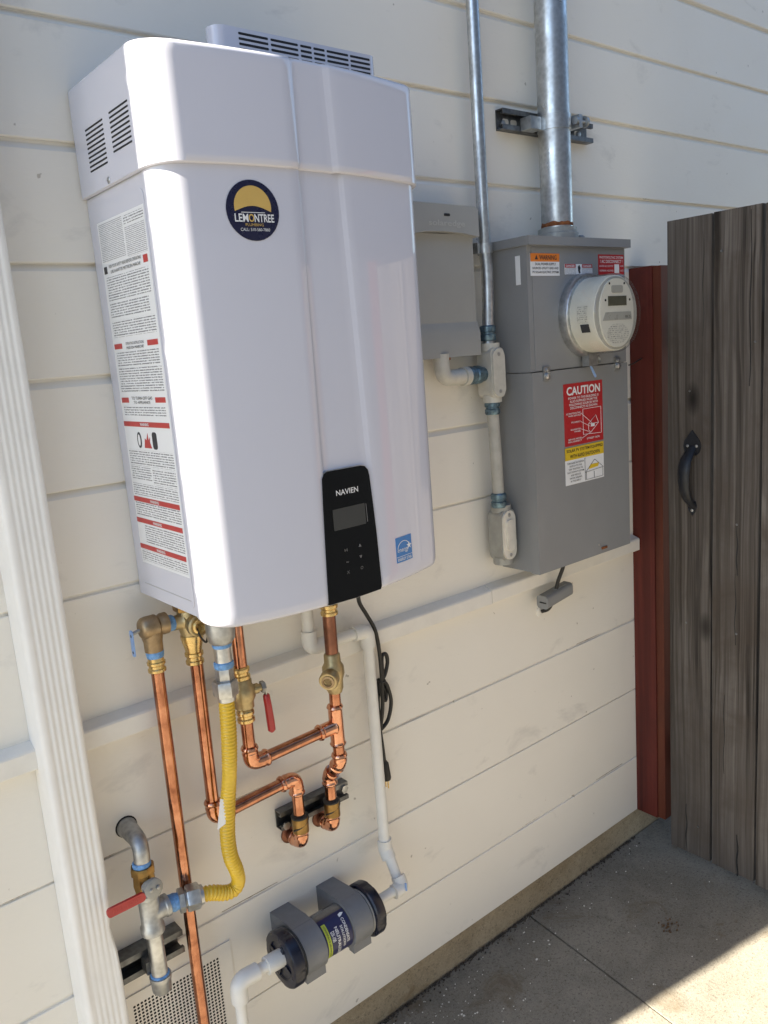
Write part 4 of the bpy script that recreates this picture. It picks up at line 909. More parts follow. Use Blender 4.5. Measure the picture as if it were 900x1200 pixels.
# cold line: ball valve drop, run, tee, filter drop and stub-out
clz = thing('cold_water_line', (0.70, -0.08, 0.55), 'copper water line with red handled ball valve and a tee under the control panel', 'pipe')
CY = -0.080; CXx = 0.611
pipe(clz, [(0.6125, CY, 1.10), (0.6125, CY, 0.93)], CR_, 'copper', 'pipe')
T = (0.7935, CY, 0.771)
pipe(clz, fillet([(CXx, CY, 0.85), (CXx, CY, 0.767), T], 0.016), CR_, 'copper', 'pipe')
bm = new(); lathe(bm, (CXx, CY, 0.945), (0, 0, -1), [(0, 0.0125), (0.003, 0.0155), (0.008, 0.0155), (0.010, 0.0130), (0.014, 0.0130), (0.016, 0.0155), (0.021, 0.0155), (0.023, 0.0128)], 18); obj('adapter', bm, 'brass', clz)
bm = new(); lathe(bm, (CXx, CY, 0.924), (0, 0, -1), [(0, 0.0135), (0.004, 0.0165), (0.012, 0.0165), (0.018, 0.0205), (0.034, 0.0205), (0.042, 0.0165), (0.052, 0.0165), (0.056, 0.0130)], 20); lathe(bm, (CXx + 0.012, CY - 0.003, 0.899), (1, -0.15, 0), [(0, 0.009), (0.014, 0.009), (0.015, 0.0065), (0.024, 0.0065)], 12); vb = obj('ball_valve', bm, 'cast_brass', clz)
bm = new(); lathe(bm, (CXx, CY, 0.868), (0, 0, -1), [(0, 0.0128), (0.003, 0.0152), (0.008, 0.0152), (0.010, 0.0130), (0.014, 0.0130), (0.016, 0.0152), (0.021, 0.0152), (0.023, 0.0120)], 18); obj('adapter', bm, 'brass', clz)
bm = new(); hexnut(bm, (CXx + 0.031, CY - 0.006, 0.899), (1, -0.15, 0), 0.0105, 0.007); obj('stem_nut', bm, 'fitting_steel', vb)
bm = new(); prism(bm, [(-0.006, 0.006), (-0.006, -0.007), (0.000, -0.018), (0.006, -0.018), (0.008, 0.006)], lambda u, v: (CXx + 0.0355 + 0.3 * max(0, -v - 0.006), CY - 0.007 + u, 0.899 + v), lambda u, v: (CXx + 0.0380 + 0.3 * max(0, -v - 0.006), CY - 0.007 + u, 0.899 + v)); obj('lever_plate', bm, 'fitting_steel', clz)
bm = new(); tube(bm, [(CXx + 0.0405, CY - 0.004, 0.883), (CXx + 0.041, CY - 0.004, 0.880), (CXx + 0.0425, CY - 0.004, 0.860), (CXx + 0.044, CY - 0.004, 0.830), (CXx + 0.0445, CY - 0.004, 0.815), (CXx + 0.0447, CY - 0.004, 0.811)], [0.004, 0.0062, 0.0066, 0.0070, 0.0068, 0.003], 14); obj('handle', bm, 'red_grip', clz)
elbow(clz, (CXx, CY, 0.9), (CXx, CY, 0.767), T)
sleeve(clz, (0.7935, CY, 0.732), (0.7935, CY, 0.812), name='tee'); sleeve(clz, (0.752, CY, 0.7702), (0.790, CY, 0.771), name='tee_branch')
DX = 0.7955
bm = new(); lathe(bm, (0.8005, CY, 1.036), (0, 0, -1), [(0, 0.0195), (0.010, 0.0195), (0.018, 0.0155), (0.030, 0.0145), (0.032, 0.0165), (0.038, 0.0165), (0.040, 0.0140), (0.044, 0.0140), (0.046, 0.0160), (0.051, 0.0160), (0.053, 0.0120)], 20); obj('adapter', bm, 'brass', clz)
pipe(clz, [(0.8005, CY, 1.10), (0.798, CY, 0.90)], CR_ + 0.0012, 'copper_dark', 'pipe')
bm = new(); lathe(bm, (0.7975, CY, 0.912), (0, 0, -1), [(0, 0.0125), (0.003, 0.0150), (0.018, 0.0155), (0.026, 0.0200), (0.040, 0.0205), (0.052, 0.0165), (0.068, 0.0160), (0.076, 0.0130)], 20); lathe(bm, (0.793, CY - 0.004, 0.876), (-0.75, -0.62, -0.10), [(0, 0.014), (0.016, 0.014), (0.018, 0.0175), (0.032, 0.0178), (0.035, 0.0160)], 20); ck = obj('strainer_valve', bm, 'cast_brass', clz)
bm = new(); bb_ = Vector((0.793, CY - 0.004, 0.876)) + Vector((-0.75, -0.62, -0.10)).normalized() * 0.034; lathe(bm, bb_, (-0.75, -0.62, -0.10), [(0, 0.012), (0.0025, 0.012), (0.003, 0.008), (0.001, 0.007), (0.001, 0)], 18); obj('strainer_cap', bm, 'bronze', ck)
pipe(clz, [(0.796, CY, 0.845), (0.794, CY, 0.72), (0.7935, CY, 0.705)], CR_, 'copper', 'pipe')
E1 = (0.7935, CY, 0.697); E2 = (0.7900, -0.045, 0.658); E3 = (0.7885, -0.045, 0.552); E4 = (0.7880, 0.004, 0.551)
pipe(clz, fillet([(0.7935, CY, 0.73), E1, E2, E3], 0.012), CR_, 'copper', 'offset_pipe')
elbow(clz, (0.7935, CY, 0.73), E1, E2, L=0.013, rad=0.014); elbow(clz, E1, E2, E3, L=0.013, rad=0.014)
pipe(clz, fillet([(0.7887, -0.045, 0.60), E3, E4], 0.014), CR_, 'copper_dark', 'stub_out'); elbow(clz, E2, E3, E4, L=0.010)
bm = new(); lathe(bm, (0.7880, 0.0, 0.551), (0, -1, 0), [(0, 0.018), (0.003, 0.018), (0.006, 0.0125)], 18); obj('wall_flange', bm, 'copper_dark', clz)
clamp(clz, 0.7890, -0.045, 0.590)
s2 = strut('strut_channel', 0.690, 0.848, 0.575, 0.612, 0.020, 'steel strut with two pipe clamps under the copper lines')
bm = new(); lathe(bm, (0.838, -0.020, 0.600), (0, -1, 0), [(0, 0.008), (0.004, 0.008)], 6); obj('nut', bm, 'fitting_steel', s2)
bm = new(); lathe(bm, (0.700, -0.020, 0.583), (0, -1, 0), [(0, 0.008), (0.004, 0.008)], 6); obj('nut', bm, 'fitting_steel', s2)

# ------------------------------------------------------------------ gas shut-off, drip leg and flexible hose
ga = thing('gas_shutoff', (0.409, -0.06, 0.42), 'galvanized gas pipe with red lever valve and capped drip leg, beside the downspout', 'gas valve')
GX, GY = 0.408, -0.060
bm = new(); path = resample(fillet([(0.412, 0.004, 0.705), (0.411, GY, 0.703), (0.4075, GY, 0.655)], 0.034, 10), 0.003); n_ = len(path)
rs_ = [0.0165 if i < 4 else lerp(0.0155, 0.0130, min(1, (i - 4) / (n_ * 0.5))) for i in range(n_)]
tube(bm, path, rs_, 20); obj('street_elbow', bm, 'fitting_steel', ga)
bm = new(); lathe(bm, (0.412, 0.001, 0.705), (0, -1, 0), [(0, 0.0185), (0.0015, 0.0185), (0.002, 0.017)], 20); obj('wall_gap', bm, 'dark_gap', ga)
bm = new(); lathe(bm, (0.4075, GY, 0.672), (0, 0, -1), [(0, 0.0135), (0.002, 0.0150), (0.007, 0.0150), (0.009, 0.0135)], 18); obj('tape', bm, 'tape_blue', ga)
bm = new(); lathe(bm, (0.4078, GY, 0.665), (0, 0, -1), [(0, 0.0180), (0.003, 0.0195), (0.013, 0.0195), (0.015, 0.0172), (0.030, 0.0185), (0.046, 0.0160), (0.052, 0.0160)], 8); obj('gas_cock', bm, 'dark_brass', ga)
bm = new(); lathe(bm, (0.4080, GY - 0.012, 0.634), (0.15, -1, 0.10), [(0, 0.012), (0.010, 0.0125), (0.012, 0.0160), (0.019, 0.0160), (0.021, 0.012)], 14); bo = obj('valve_bonnet', bm, 'cast_grey', ga)
for dx in (-0.006, 0.006):
    bm = new(); lathe(bm, (0.411 + dx, GY - 0.0325, 0.637), (0.15, -1, 0.10), [(0, 0.0035), (0.002, 0.0035), (0.003, 0.002)], 8); obj('screw', bm, 'fitting_steel', bo)
bm = new(); prism(bm, rrect(0.334, 0.396, 0.6235, 0.6385, 0.006, 5), lambda u, v: (u, GY - 0.026 - 0.0 * u, v), lambda u, v: (u, GY - 0.031, v)); bevel(bm, 0.0016, 2, 50); hd = obj('lever', bm, 'red_grip', ga)
bm = new(); letter(bm, 'FULL PORT', 0.343, 0.387, 0.6280, 0.6345, lambda u, v: (u, GY - 0.0314, v), 0.01); obj('lettering', bm, 'label_red', hd, smooth=None)
bm = new(); lathe(bm, (0.4095, GY, 0.622), (0, 0, -1), [(0, 0.0135), (0.002, 0.0155), (0.006, 0.0160), (0.008, 0.0150)], 18); obj('tape', bm, 'tape_blue', ga)
bm = new(); lathe(bm, (0.4100, GY, 0.616), (0, 0, -1), [(0, 0.0185), (0.008, 0.0188), (0.010, 0.0168), (0.058, 0.0168), (0.062, 0.0195), (0.073, 0.0195), (0.075, 0.016)], 22); lathe(bm, (0.412, GY, 0.5765), (1, 0, 0), [(0, 0.0165), (0.020, 0.0165), (0.022, 0.0185), (0.028, 0.0185), (0.029, 0.014)], 20); obj('tee', bm, 'fitting_steel', ga)
bm = new(); lathe(bm, (0.4110, GY, 0.543), (0, 0, -1), [(0, 0.0132), (0.088, 0.0132)], 20); obj('drip_leg', bm, 'galvanized', ga)
bm = new(); lathe(bm, (0.4112, GY, 0.462), (0, 0, -1), [(0, 0.0150), (0.001, 0.0178), (0.009, 0.0178), (0.011, 0.0165), (0.028, 0.0160), (0.033, 0.0120), (0.035, 0.0)], 20); obj('cap', bm, 'fitting_steel', ga)
bm = new(); lathe(bm, (0.4112, GY, 0.4605), (0, 0, 1), [(0, 0.0155), (0.002, 0.0160), (0.004, 0.0140)], 18); obj('tape', bm, 'tape_blue', ga)
gh = thing('gas_hose', (0.55, -0.09, 0.55), 'yellow corrugated flexible gas hose curving from the heater to the gas valve', 'hose')
bm = new(); lathe(bm, (0.436, GY, 0.5765), (1, -0.25, 0), [(0, 0.0130), (0.004, 0.0148), (0.010, 0.0142), (0.014, 0.0150), (0.020, 0.0135), (0.026, 0.0135)], 18); obj('tape', bm, 'tape_blue', gh)
bm = new(); hexnut(bm, (0.4565, GY - 0.006, 0.5762), (1, -0.25, -0.02), 0.0200, 0.010); lathe(bm, (0.465, GY - 0.008, 0.576), (1, -0.25, -0.02), [(0, 0.014), (0.006, 0.014)], 16); obj('adapter', bm, 'fitting_steel', gh)
bm = new(); hexnut(bm, (0.4690, GY - 0.009, 0.5757), (1, -0.25, -0.05), 0.0215, 0.022); lathe(bm, (0.489, GY - 0.014, 0.5745), (1, -0.25, -0.05), [(0, 0.0165), (0.007, 0.0160)], 18); obj('flare_nut', bm, 'galvanized', gh)
HP = [(0.488, -0.074, 0.5745), (0.510, -0.078, 0.5700), (0.534, -0.081, 0.5590), (0.550, -0.083, 0.5590), (0.5585, -0.085, 0.5720), (0.5560, -0.087, 0.595), (0.5480, -0.089, 0.625), (0.5455, -0.092, 0.665), (0.5490, -0.098, 0.720), (0.5560, -0.105, 0.780), (0.5600, -0.112, 0.850), (0.5610, -0.116, 0.910), (0.5615, -0.117, 0.930)]
hp = resample(spline(HP, 16), 0.0011); rs_ = []
for i, p in enumerate(hp):
    s = i * 0.0011
    amp = 1.0 - 0.97 * math.exp(-((p.x - 0.556) / 0.012) ** 2 - ((p.z - 0.575) / 0.022) ** 2) - 0.85 * math.exp(-((p.z - 0.775) / 0.034) ** 2)
    rs_.append(0.0122 + 0.0011 * max(0, amp) * math.sin(2 * PI * s / 0.0062))
bm = new(); tube(bm, hp, rs_, 20); obj('hose', bm, 'yellow_coat', gh, smooth=60)
bm = new(); hexnut(bm, (0.5615, -0.117, 0.921), (0, 0, 1), 0.0205, 0.026); lathe(bm, (0.5615, -0.117, 0.913), (0, 0, 1), [(0, 0.0150), (0.010, 0.0160)], 18); obj('flare_nut', bm, 'galvanized', gh)
bm = new(); hexnut(bm, (0.5630, -0.117, 0.946), (0, 0, 1), 0.0150, 0.024); obj('adapter', bm, 'galvanized', gh)
bm = new(); lathe(bm, (0.5635, -0.117, 0.968), (0, 0, 1), [(0, 0.0150), (0.003, 0.0162), (0.009, 0.0160), (0.011, 0.0140)], 18); obj('tape', bm, 'tape_blue', gh)
bm = new(); lathe(bm, (0.5640, -0.117, 0.978), (0, 0, 1), [(0, 0.0140), (0.026, 0.0140)], 18); obj('nipple', bm, 'galvanized', gh)
bm = new(); lathe(bm, (0.5640, -0.117, 1.003), (0, 0, 1), [(0, 0.0150), (0.004, 0.0158), (0.008, 0.0145)], 18); obj('tape', bm, 'tape_blue', gh)
bm = new(); lathe(bm, (0.5645, -0.117, 1.009), (0, 0, 1), [(0, 0.0165), (0.006, 0.0215), (0.018, 0.0230), (0.045, 0.0230), (0.060, 0.0200), (0.085, 0.0190)], 12); obj('gas_inlet', bm, 'fitting_steel', gh)
bm = new(); prism(bm, [(-0.004, -0.030), (0.010, -0.024), (0.012, 0.016), (0.002, 0.022)], lambda u, v: (0.531 + u + 0.10 * v, -0.103 - 0.15 * u, 0.722 + v), lambda u, v: (0.531 + u + 0.10 * v, -0.1038 - 0.15 * u, 0.722 + v)); obj('paper_tag', bm, 'sticker_white', gh, smooth=None)
s3 = strut('strut_channel', 0.353, 0.470, 0.452, 0.495, 0.030, 'steel strut behind the gas drip leg')
bm = new(); box(bm, 0.394, 0.428, -0.050, -0.028, 0.462, 0.485); bevel(bm, 0.002, 1); obj('clamp', bm, 'strut_steel', s3)

# ------------------------------------------------------------------ condensate pipes and neutralizer
cpv = thing('condensate_pipe', (0.85, -0.037, 0.34), 'white plastic drain pipe from the heater down to the neutralizer canister', 'pipe')
PY = -0.038; PR = 0.0113
NZC = 0.3715; NY = -0.080
q = [(0.780, PY, 1.10), (0.7795, PY, 0.9165), (0.913, PY, 0.9135), (0.9140, PY, 0.450), (0.9150, -0.070, 0.385), (0.915, NY - 0.004, 0.3715), (0.84, NY, NZC)]
pipe(cpv, fillet([q[0], q[1], q[2], q[3]], 0.014), PR, 'pvc_white')
pipe(cpv, [q[3], q[4]], PR - 0.0005, 'pvc_white')
def pvc_elbow(parent, a, c, b, L=0.018, rad=0.016, r=0.0148):
    a, c, b = Vector(a), Vector(c), Vector(b); da = (a - c).normalized(); db = (b - c).normalized(); cut = rad / math.tan(da.angle(db) / 2)
    bm = new(); tube(bm, resample(fillet([c + da * (cut + L), c, c + db * (cut + L)], rad, 10), 0.003), r, 20); return obj('elbow', bm, 'pvc_white', parent)
pvc_elbow(cpv, q[0], q[1], q[2]); pvc_elbow(cpv, q[1], q[2], q[3], r=0.0150)
pvc_elbow(cpv, q[2], (0.9140, PY, 0.440), (0.9150, -0.075, 0.372), L=0.016, rad=0.02)
pvc_elbow(cpv, (0.9146, PY - 0.012, 0.425), (0.916, NY - 0.003, NZC), (0.84, NY, NZC), L=0.008, rad=0.014)
pipe(cpv, [(0.905, NY, NZC), (0.83, NY, NZC)], PR - 0.001, 'pvc_white')
bm = new(); prism(bm, quad(0.9045, 0.9075, 0.372, 0.388), lambda u, v: (u + 0.008, NY - 0.0155, v), lambda u, v: (u + 0.008, NY - 0.0192, v)); obj('printed_mark', bm, 'flag_blue', cpv, smooth=None)
nt_ = thing('neutralizer_canister', (0.73, -0.08, 0.318), 'dark condensate neutralizer canister held by two grey wall brackets', 'canister')
AX = (1, 0, 0)
bm = new(); lathe(bm, (0.640, NY, NZC), AX, [(0, 0.0405), (0.175, 0.0405)], 40); obj('tube', bm, 'tank_tube', nt_)
def cap_(x0, sgn):
    bm = new(); n = 80; prof = [(0, 0.0425, 0), (0.001, 0.0500, 1), (0.004, 0.0525, 1), (0.020, 0.0525, 1), (0.0235, 0.0500, 0.6), (0.0245, 0.044, 0), (0.0245, 0.036, 0), (0.0215, 0.033, 0), (0.0215, 0.0, 0)]
    rings = []
    for t, r, k in prof:
        rings.append([(x0 + sgn * t, NY + (max(r, 1e-5) - 0.0022 * k * ((i // 4) % 5 == 0)) * math.cos(2 * PI * i / n), NZC + (max(r, 1e-5) - 0.0022 * k * ((i // 4) % 5 == 0)) * math.sin(2 * PI * i / n)) for i in range(n)])
    loft(bm, rings); c = obj('end_cap', bm, 'navy_plastic', nt_)
    bm = new()
    for a in (0.35, 0.35 + PI / 2):
        ca, sa = math.cos(a), math.sin(a)
        prism(bm, [(-0.034, -0.004), (0.034, -0.004), (0.034, 0.004), (-0.034, 0.004)], lambda u, v: (x0 + sgn * 0.020, NY + u * ca - v * sa, NZC + u * sa + v * ca), lambda u, v: (x0 + sgn * 0.0245, NY + u * ca - v * sa, NZC + u * sa + v * ca))
    obj('cap_rib', bm, 'navy_plastic', c, smooth=None)
cap_(0.648, -1); cap_(0.812, 1)
for x0 in (0.6440, 0.8085):
    bm = new(); lathe(bm, (x0, NY, NZC), AX, [(0, 0.0410), (0.0, 0.0440), (0.006, 0.0440), (0.006, 0.0410)], 40); obj('clear_rim', bm, 'enclosure_grey', nt_)
for x0 in (0.654, 0.762):
    bm = new(); w = 0.044
    lathe(bm, (x0, NY, NZC), AX, [(0, 0.0410), (0.0, 0.0462), (w, 0.0462), (w, 0.0410)], 40); br = obj('bracket_band', bm, 'bracket_grey', nt_)
    bm = new(); ps = [(-0.0005, NZC + 0.040), (-0.0005, NZC - 0.030), (-0.050, NZC - 0.034), (-0.050, NZC + 0.0340), (-0.080, NZC + 0.0400), (-0.080, NZC + 0.0466), (-0.060, NZC + 0.0470)]
    loft(bm, [[(x, y, z) for y, z in ps] for x in (x0 + 0.001, x0 + w - 0.001)]); bevel(bm, 0.002, 1); obj('bracket_arm', bm, 'bracket_grey', nt_)
    bm = new(); box(bm, x0 + 0.001, x0 + w - 0.001, NY - 0.034, NY - 0.018, NZC - 0.048, NZC - 0.030); bevel(bm, 0.002, 1); obj('bracket_clip', bm, 'bracket_grey', nt_)
def cyl(r): return lambda u, v: (u, NY - r * math.cos(v), NZC + r * math.sin(v))
def cyl_patch(u0, u1, a0, a1, r, m, name, parent):
    bm = new(); n = 16; f = cyl(r); vs = [[bm.verts.new(f(u, lerp(a0, a1, i / n))) for u in (u0, u1)] for i in range(n + 1)]
    for p, q_ in zip(vs, vs[1:]): bm.faces.new((p[0], p[1], q_[1], q_[0]))
    return obj(name, bm, m, parent)
nl = cyl_patch(0.700, 0.760, -0.85, 1.35, 0.0411, 'label_navy', 'product_label', nt_)
cyl_patch(0.7035, 0.7120, -0.55, 1.10, 0.0414, 'label_lime', 'lime_stripe', nl); cyl_patch(0.7040, 0.7200, -0.84, -0.58, 0.0415, 'sticker_white', 'white_patch', nl)
def vtext(bm, s, u0, u1, a0, a1, r):
    f = cyl(r); letter(bm, s, 0, 1, 0, 1, lambda a, b: f(u0 + b * (u1 - u0), a0 + a * (a1 - a0)), 0.012)
bm = new(); vtext(bm, 'NEUTRALIZER', 0.7250, 0.7315, 0.75, -0.65, 0.0415); vtext(bm, 'CONDENSATE', 0.7450, 0.7510, 0.95, -0.15, 0.0415); vtext(bm, 'SOLUTIONS', 0.7370, 0.7420, 0.70, -0.30, 0.0415); vtext(bm, 'DX-100', 0.7145, 0.7225, 0.65, 0.20, 0.0415)
f_ = cyl(0.0415); prism(bm, [(0.745, 1.02), (0.751, 1.06), (0.7565, 1.14), (0.751, 1.20), (0.745, 1.16)], cyl(0.0410), f_); obj('lettering', bm, 'sticker_white', nl, smooth=None)
bm = new(); vtext(bm, 'CONDENSATE NEUTRALIZER', 0.7062, 0.7098, 1.02, -0.48, 0.0417); obj('lettering', bm, 'ink', nl, smooth=None)
cd = thing('drain_outlet_pipe', (0.537, -0.08, 0.05), 'white plastic outlet pipe bending down from the canister end cap', 'pipe')
D0 = (0.632, NY, NZC + 0.006); D1 = (0.537, NY, NZC + 0.010); D2 = (0.533, NY, 0.05)
pipe(cd, fillet([D0, D1, D2], 0.016), PR - 0.001, 'pvc_white'); pvc_elbow(cd, D0, D1, D2, L=0.022, r=0.0155)
sleeve(cd, (0.632, NY, NZC + 0.006), (0.594, NY, NZC + 0.0068), 0.0165, 'pvc_white', bead=0.0)

# ------------------------------------------------------------------ perforated foundation vent
fv = thing('foundation_vent', (0.465, -0.002, 0.218), 'cream painted perforated metal vent cover low on the siding', 'vent')
VX0, VX1, VZ0, VZ1 = 0.362, 0.566, 0.205, 0.404
bm = new(); m_ = 0.014; p = 0.0066; nx = int((VX1 - VX0 - 2 * m_ - 0.006) / p); nz = int((VZ1 - VZ0 - 2 * m_) / p); PX1 = VX0 + m_ + nx * p; PZ1 = VZ0 + m_ + nz * p
for (a, b, c, d) in ((VX0, VX1, PZ1, VZ1), (VX0, VX1, VZ0, VZ0 + m_), (VX0, VX0 + m_, VZ0 + m_, PZ1), (PX1, VX1, VZ0 + m_, PZ1)): box(bm, a, b, -0.004, -0.0003, c, d)
obj('frame', bm, 'trim_paint', fv, smooth=None)
bm = new(); box(bm, VX0 + m_, VX1 - m_, -0.0012, -0.0004, VZ0 + m_, VZ1 - m_); obj('opening', bm, 'dark_gap', fv, smooth=None)
bm = new()
for i in range(nx):
    for j in range(nz):
        cx = VX0 + m_ + (i + 0.5) * p; cz = VZ0 + m_ + (j + 0.5) * p; h = p / 2
        sq = [(h, 0), (h, h), (0, h), (-h, h), (-h, 0), (-h, -h), (0, -h), (h, -h)]; O = []; I = []
        for k, (a, b) in enumerate(sq):
            O.append(bm.verts.new((cx + a, -0.0032, cz + b))); I.append(bm.verts.new((cx + 0.0024 * math.cos(k * PI / 4), -0.0032, cz + 0.0024 * math.sin(k * PI / 4))))
        for k in range(8): bm.faces.new((O[k], O[(k + 1) % 8], I[(k + 1) % 8], I[k]))
obj('perforated_sheet', bm, 'trim_paint', fv, smooth=None, kind='stuff')

# ------------------------------------------------------------------ power cord
pc = thing('power_cord', (0.94, -0.02, 0.55), 'black power cord bundled in loops against the wall beside the white pipe', 'cord')
K = [(0.845, -0.120, 1.085), (0.855, -0.100, 1.035), (0.872, -0.075, 1.005), (0.893, -0.050, 0.975), (0.918, -0.036, 0.942), (0.938, -0.032, 0.905), (0.946, -0.030, 0.86), (0.950, -0.026, 0.80), (0.950, -0.022, 0.74), (0.946, -0.016, 0.692), (0.951, -0.014, 0.686), (0.966, -0.014, 0.700), (0.974, -0.016, 0.735), (0.966, -0.020, 0.772), (0.955, -0.024, 0.792), (0.953, -0.026, 0.815), (0.956, -0.024, 0.842), (0.966, -0.022, 0.843), (0.970, -0.020, 0.825), (0.963, -0.020, 0.802), (0.953, -0.020, 0.788), (0.951, -0.018, 0.768), (0.957, -0.016, 0.748), (0.965, -0.012, 0.742), (0.967, -0.010, 0.760), (0.958, -0.010, 0.785), (0.950, -0.010, 0.77), (0.947, -0.010, 0.70), (0.949, -0.012, 0.64), (0.951, -0.012, 0.60)]
K = [((0.952 + (a - 0.952) * 1.15) if (a > 0.952 and c < 0.87) else a, b, c) for a, b, c in K]
bm = new(); tube(bm, spline(K, 8), 0.0040, 10); obj('cord', bm, 'rubber', pc)
bm = new(); lathe(bm, (0.9512, -0.012, 0.612), (0.05, 0, -1), [(0, 0.004), (0.006, 0.0075), (0.040, 0.0095), (0.044, 0.008)], 12); pg = obj('plug', bm, 'rubber', pc)
bm = new()
for dy in (-0.005, 0.003): box(bm, 0.952, 0.9535, -0.0125 + dy, -0.0095 + dy, 0.550, 0.572)
obj('prong', bm, 'brass', pg, smooth=None)
bm = new(); tube(bm, [(0.9525 + 0.0075 * math.cos(a), -0.020 + 0.010 * math.sin(a), 0.791) for a in [2 * PI * i / 16 for i in range(17)]], 0.0016, 8); obj('tie', bm, 'rubber', pc)
bm = new(); box(bm, 0.836, 0.858, -0.132, -0.108, 1.068, 1.09); bevel(bm, 0.003, 2); obj('cord_grip', bm, 'black_plastic', pc)

# ------------------------------------------------------------------ gate post and gate
gp = thing('gate_post', (1.91, -0.04, 0.088), 'dark red stained wooden post fixed to the siding beside the gate', 'post')
bm = new(); box(bm, 1.866, 1.955, -0.066, -0.0005, 0.088, 1.600); bevel(bm, 0.004, 2); obj('post', bm, 'red_wood', gp)
bm = new(); box(bm, 1.870, 1.955, -0.0890, -0.0665, 0.090, 1.598); bevel(bm, 0.004, 2); obj('stop_strip', bm, 'brown_red_wood', gp)
gt = thing('gate', (1.88, -0.6, 0.02), 'weathered grey-brown plank gate with a black iron pull handle', 'gate')
YB = [-0.1095, -0.2290, -0.3490, -0.4700, -0.5900, -0.7100, -0.8310, -0.9510, -1.0710]
tops = [1.6970, 1.6985, 1.6975, 1.699, 1.697, 1.6985, 1.697, 1.698]
for i, (a, b) in enumerate(zip(YB, YB[1:])):
    bm = new(); x0 = 1.866 + (0.0012 * ((i * 7) % 3 - 1)); g = (0.0056, 0.0064, 0.0055, 0.005, 0.004, 0.005, 0.0045, 0.005)[i]
    n = 24; rings = []
    for k in range(n + 1):
        z = lerp((0.026, 0.023, 0.018, 0.022, 0.02, 0.024, 0.02, 0.02)[i], tops[i], k / n)
        w = 0.0008 * math.sin(z * 4 + i * 2.1) + 0.0004 * math.sin(z * 11 + i); e = 0.0006 * math.sin(z * 7 + i * 3)
        ya, yb = a - 0.0002 + e, b + g + e
        rings.append([(x0 + w, ya, z), (x0 + w, lerp(ya, yb, 0.5), z), (x0 + w, yb, z), (x0 + 0.019, yb, z), (x0 + 0.019, ya, z)])
    loft(bm, rings); bevel(bm, 0.0016, 1, 60); obj('board', bm, 'weathered_wood', gt, smooth=30)
for zz in (0.25, 1.38):
    bm = new(); box(bm, 1.887, 1.925, -1.068, -0.112, zz, zz + 0.089); bevel(bm, 0.003, 1); obj('rail', bm, 'weathered_wood', gt)
def crack(y, z0, z1, w):
    bm = new(); m = 10; L_ = []; R2 = []
    for k in range(m + 1):
        z = lerp(z0, z1, k / m); ww = w * math.sin(PI * (0.12 + 0.88 * k / m)) * random.uniform(0.6, 1.1); o_ = 0.0015 * math.sin(k * 1.1 + y * 50)
        L_.append((y + o_ + ww / 2, z)); R2.append((y + o_ - ww / 2, z))
    prism(bm, L_ + R2[::-1], lambda u, v: (1.868, u, v), lambda u, v: (1.8642, u, v)); obj('crack', bm, 'dark_gap', gt, smooth=None)
crack(-0.292, 0.84, 0.965, 0.0042); crack(-0.156, 0.03, 0.17, 0.0034); crack(-0.300, 0.02, 0.14, 0.0045); crack(-0.289, 0.66, 0.845, 0.0020); crack(-0.204, 1.42, 1.66, 0.0016); crack(-0.318, 1.30, 1.69, 0.0018); crack(-0.262, 0.30, 0.52, 0.0016)
for (y, z) in ((-0.248, 1.610), (-0.168, 1.290), (-0.291, 0.968), (-0.157, 0.690), (-0.190, 0.115), (-0.292, 0.690), (-0.330, 1.40)):
    bm = new(); lathe(bm, (1.8655, y, z), (-1, 0, 0), [(0, 0.0032), (0.0012, 0.0030), (0.0016, 0.001)], 8); obj('nail', bm, 'strut_steel', gt)
HY = -0.176; XH = 1.8652
bm = new(); pl = [(0, 0.048), (0.010, 0.036), (0.020, 0.022), (0.0235, 0.008), (0.020, -0.006), (0.012, -0.014), (-0.012, -0.014), (-0.020, -0.006), (-0.0235, 0.008), (-0.020, 0.022), (-0.010, 0.036)]
prism(bm, pl, lambda u, v: (XH + 0.002, HY + u, 1.146 + v), lambda u, v: (XH - 0.004, HY + u, 1.146 + v)); bevel(bm, 0.0012, 2, 40); hp_ = obj('handle_plate', bm, 'iron_black', gt)
bm = new(); pl2 = [(0, -0.026), (0.009, -0.014), (0.0125, 0.0), (0.009, 0.012), (-0.009, 0.012), (-0.0125, 0.0), (-0.009, -0.014)]
prism(bm, pl2, lambda u, v: (XH + 0.002, HY + u, 1.004 + v), lambda u, v: (XH - 0.004, HY + u, 1.004 + v)); bevel(bm, 0.0012, 2, 40); obj('handle_plate', bm, 'iron_black', gt)
bm = new(); path = spline([(XH - 0.001, HY, 1.150), (XH - 0.016, HY, 1.138), (XH - 0.036, HY, 1.118), (XH - 0.044, HY, 1.090), (XH - 0.041, HY, 1.055), (XH - 0.028, HY, 1.028), (XH - 0.012, HY, 1.012), (XH - 0.001, HY, 1.002)], 6)
n_ = len(path); rings = []
for i, p in enumerate(path):
    t = i / (n_ - 1); wd = lerp(0.017, 0.0100, min(1, abs(2 * t - 0.7))); d = (path[min(n_ - 1, i + 1)] - path[max(0, i - 1)]).normalized(); nn = Vector((d.z, 0, -d.x)).normalized()
    rings.append([p + Vector((0, wd * math.cos(a), 0)) + nn * 0.0075 * math.sin(a) for a in [2 * PI * k / 12 for k in range(12)]])
loft(bm, rings); obj('handle_grip', bm, 'iron_black', gt)
for (dy, z) in ((0.012, 1.155), (-0.012, 1.155), (0.0, 0.992)):
    bm = new(); lathe(bm, (XH - 0.003, HY + dy, z), (-1, 0, 0), [(0, 0.0042), (0.002, 0.0035), (0.0028, 0.001)], 10); obj('screw', bm, 'fitting_steel', gt)
hg = thing('gate_post', (1.91, -1.13, -0.02), 'dark red stained wooden post carrying the hinges of the plank gate', 'post')
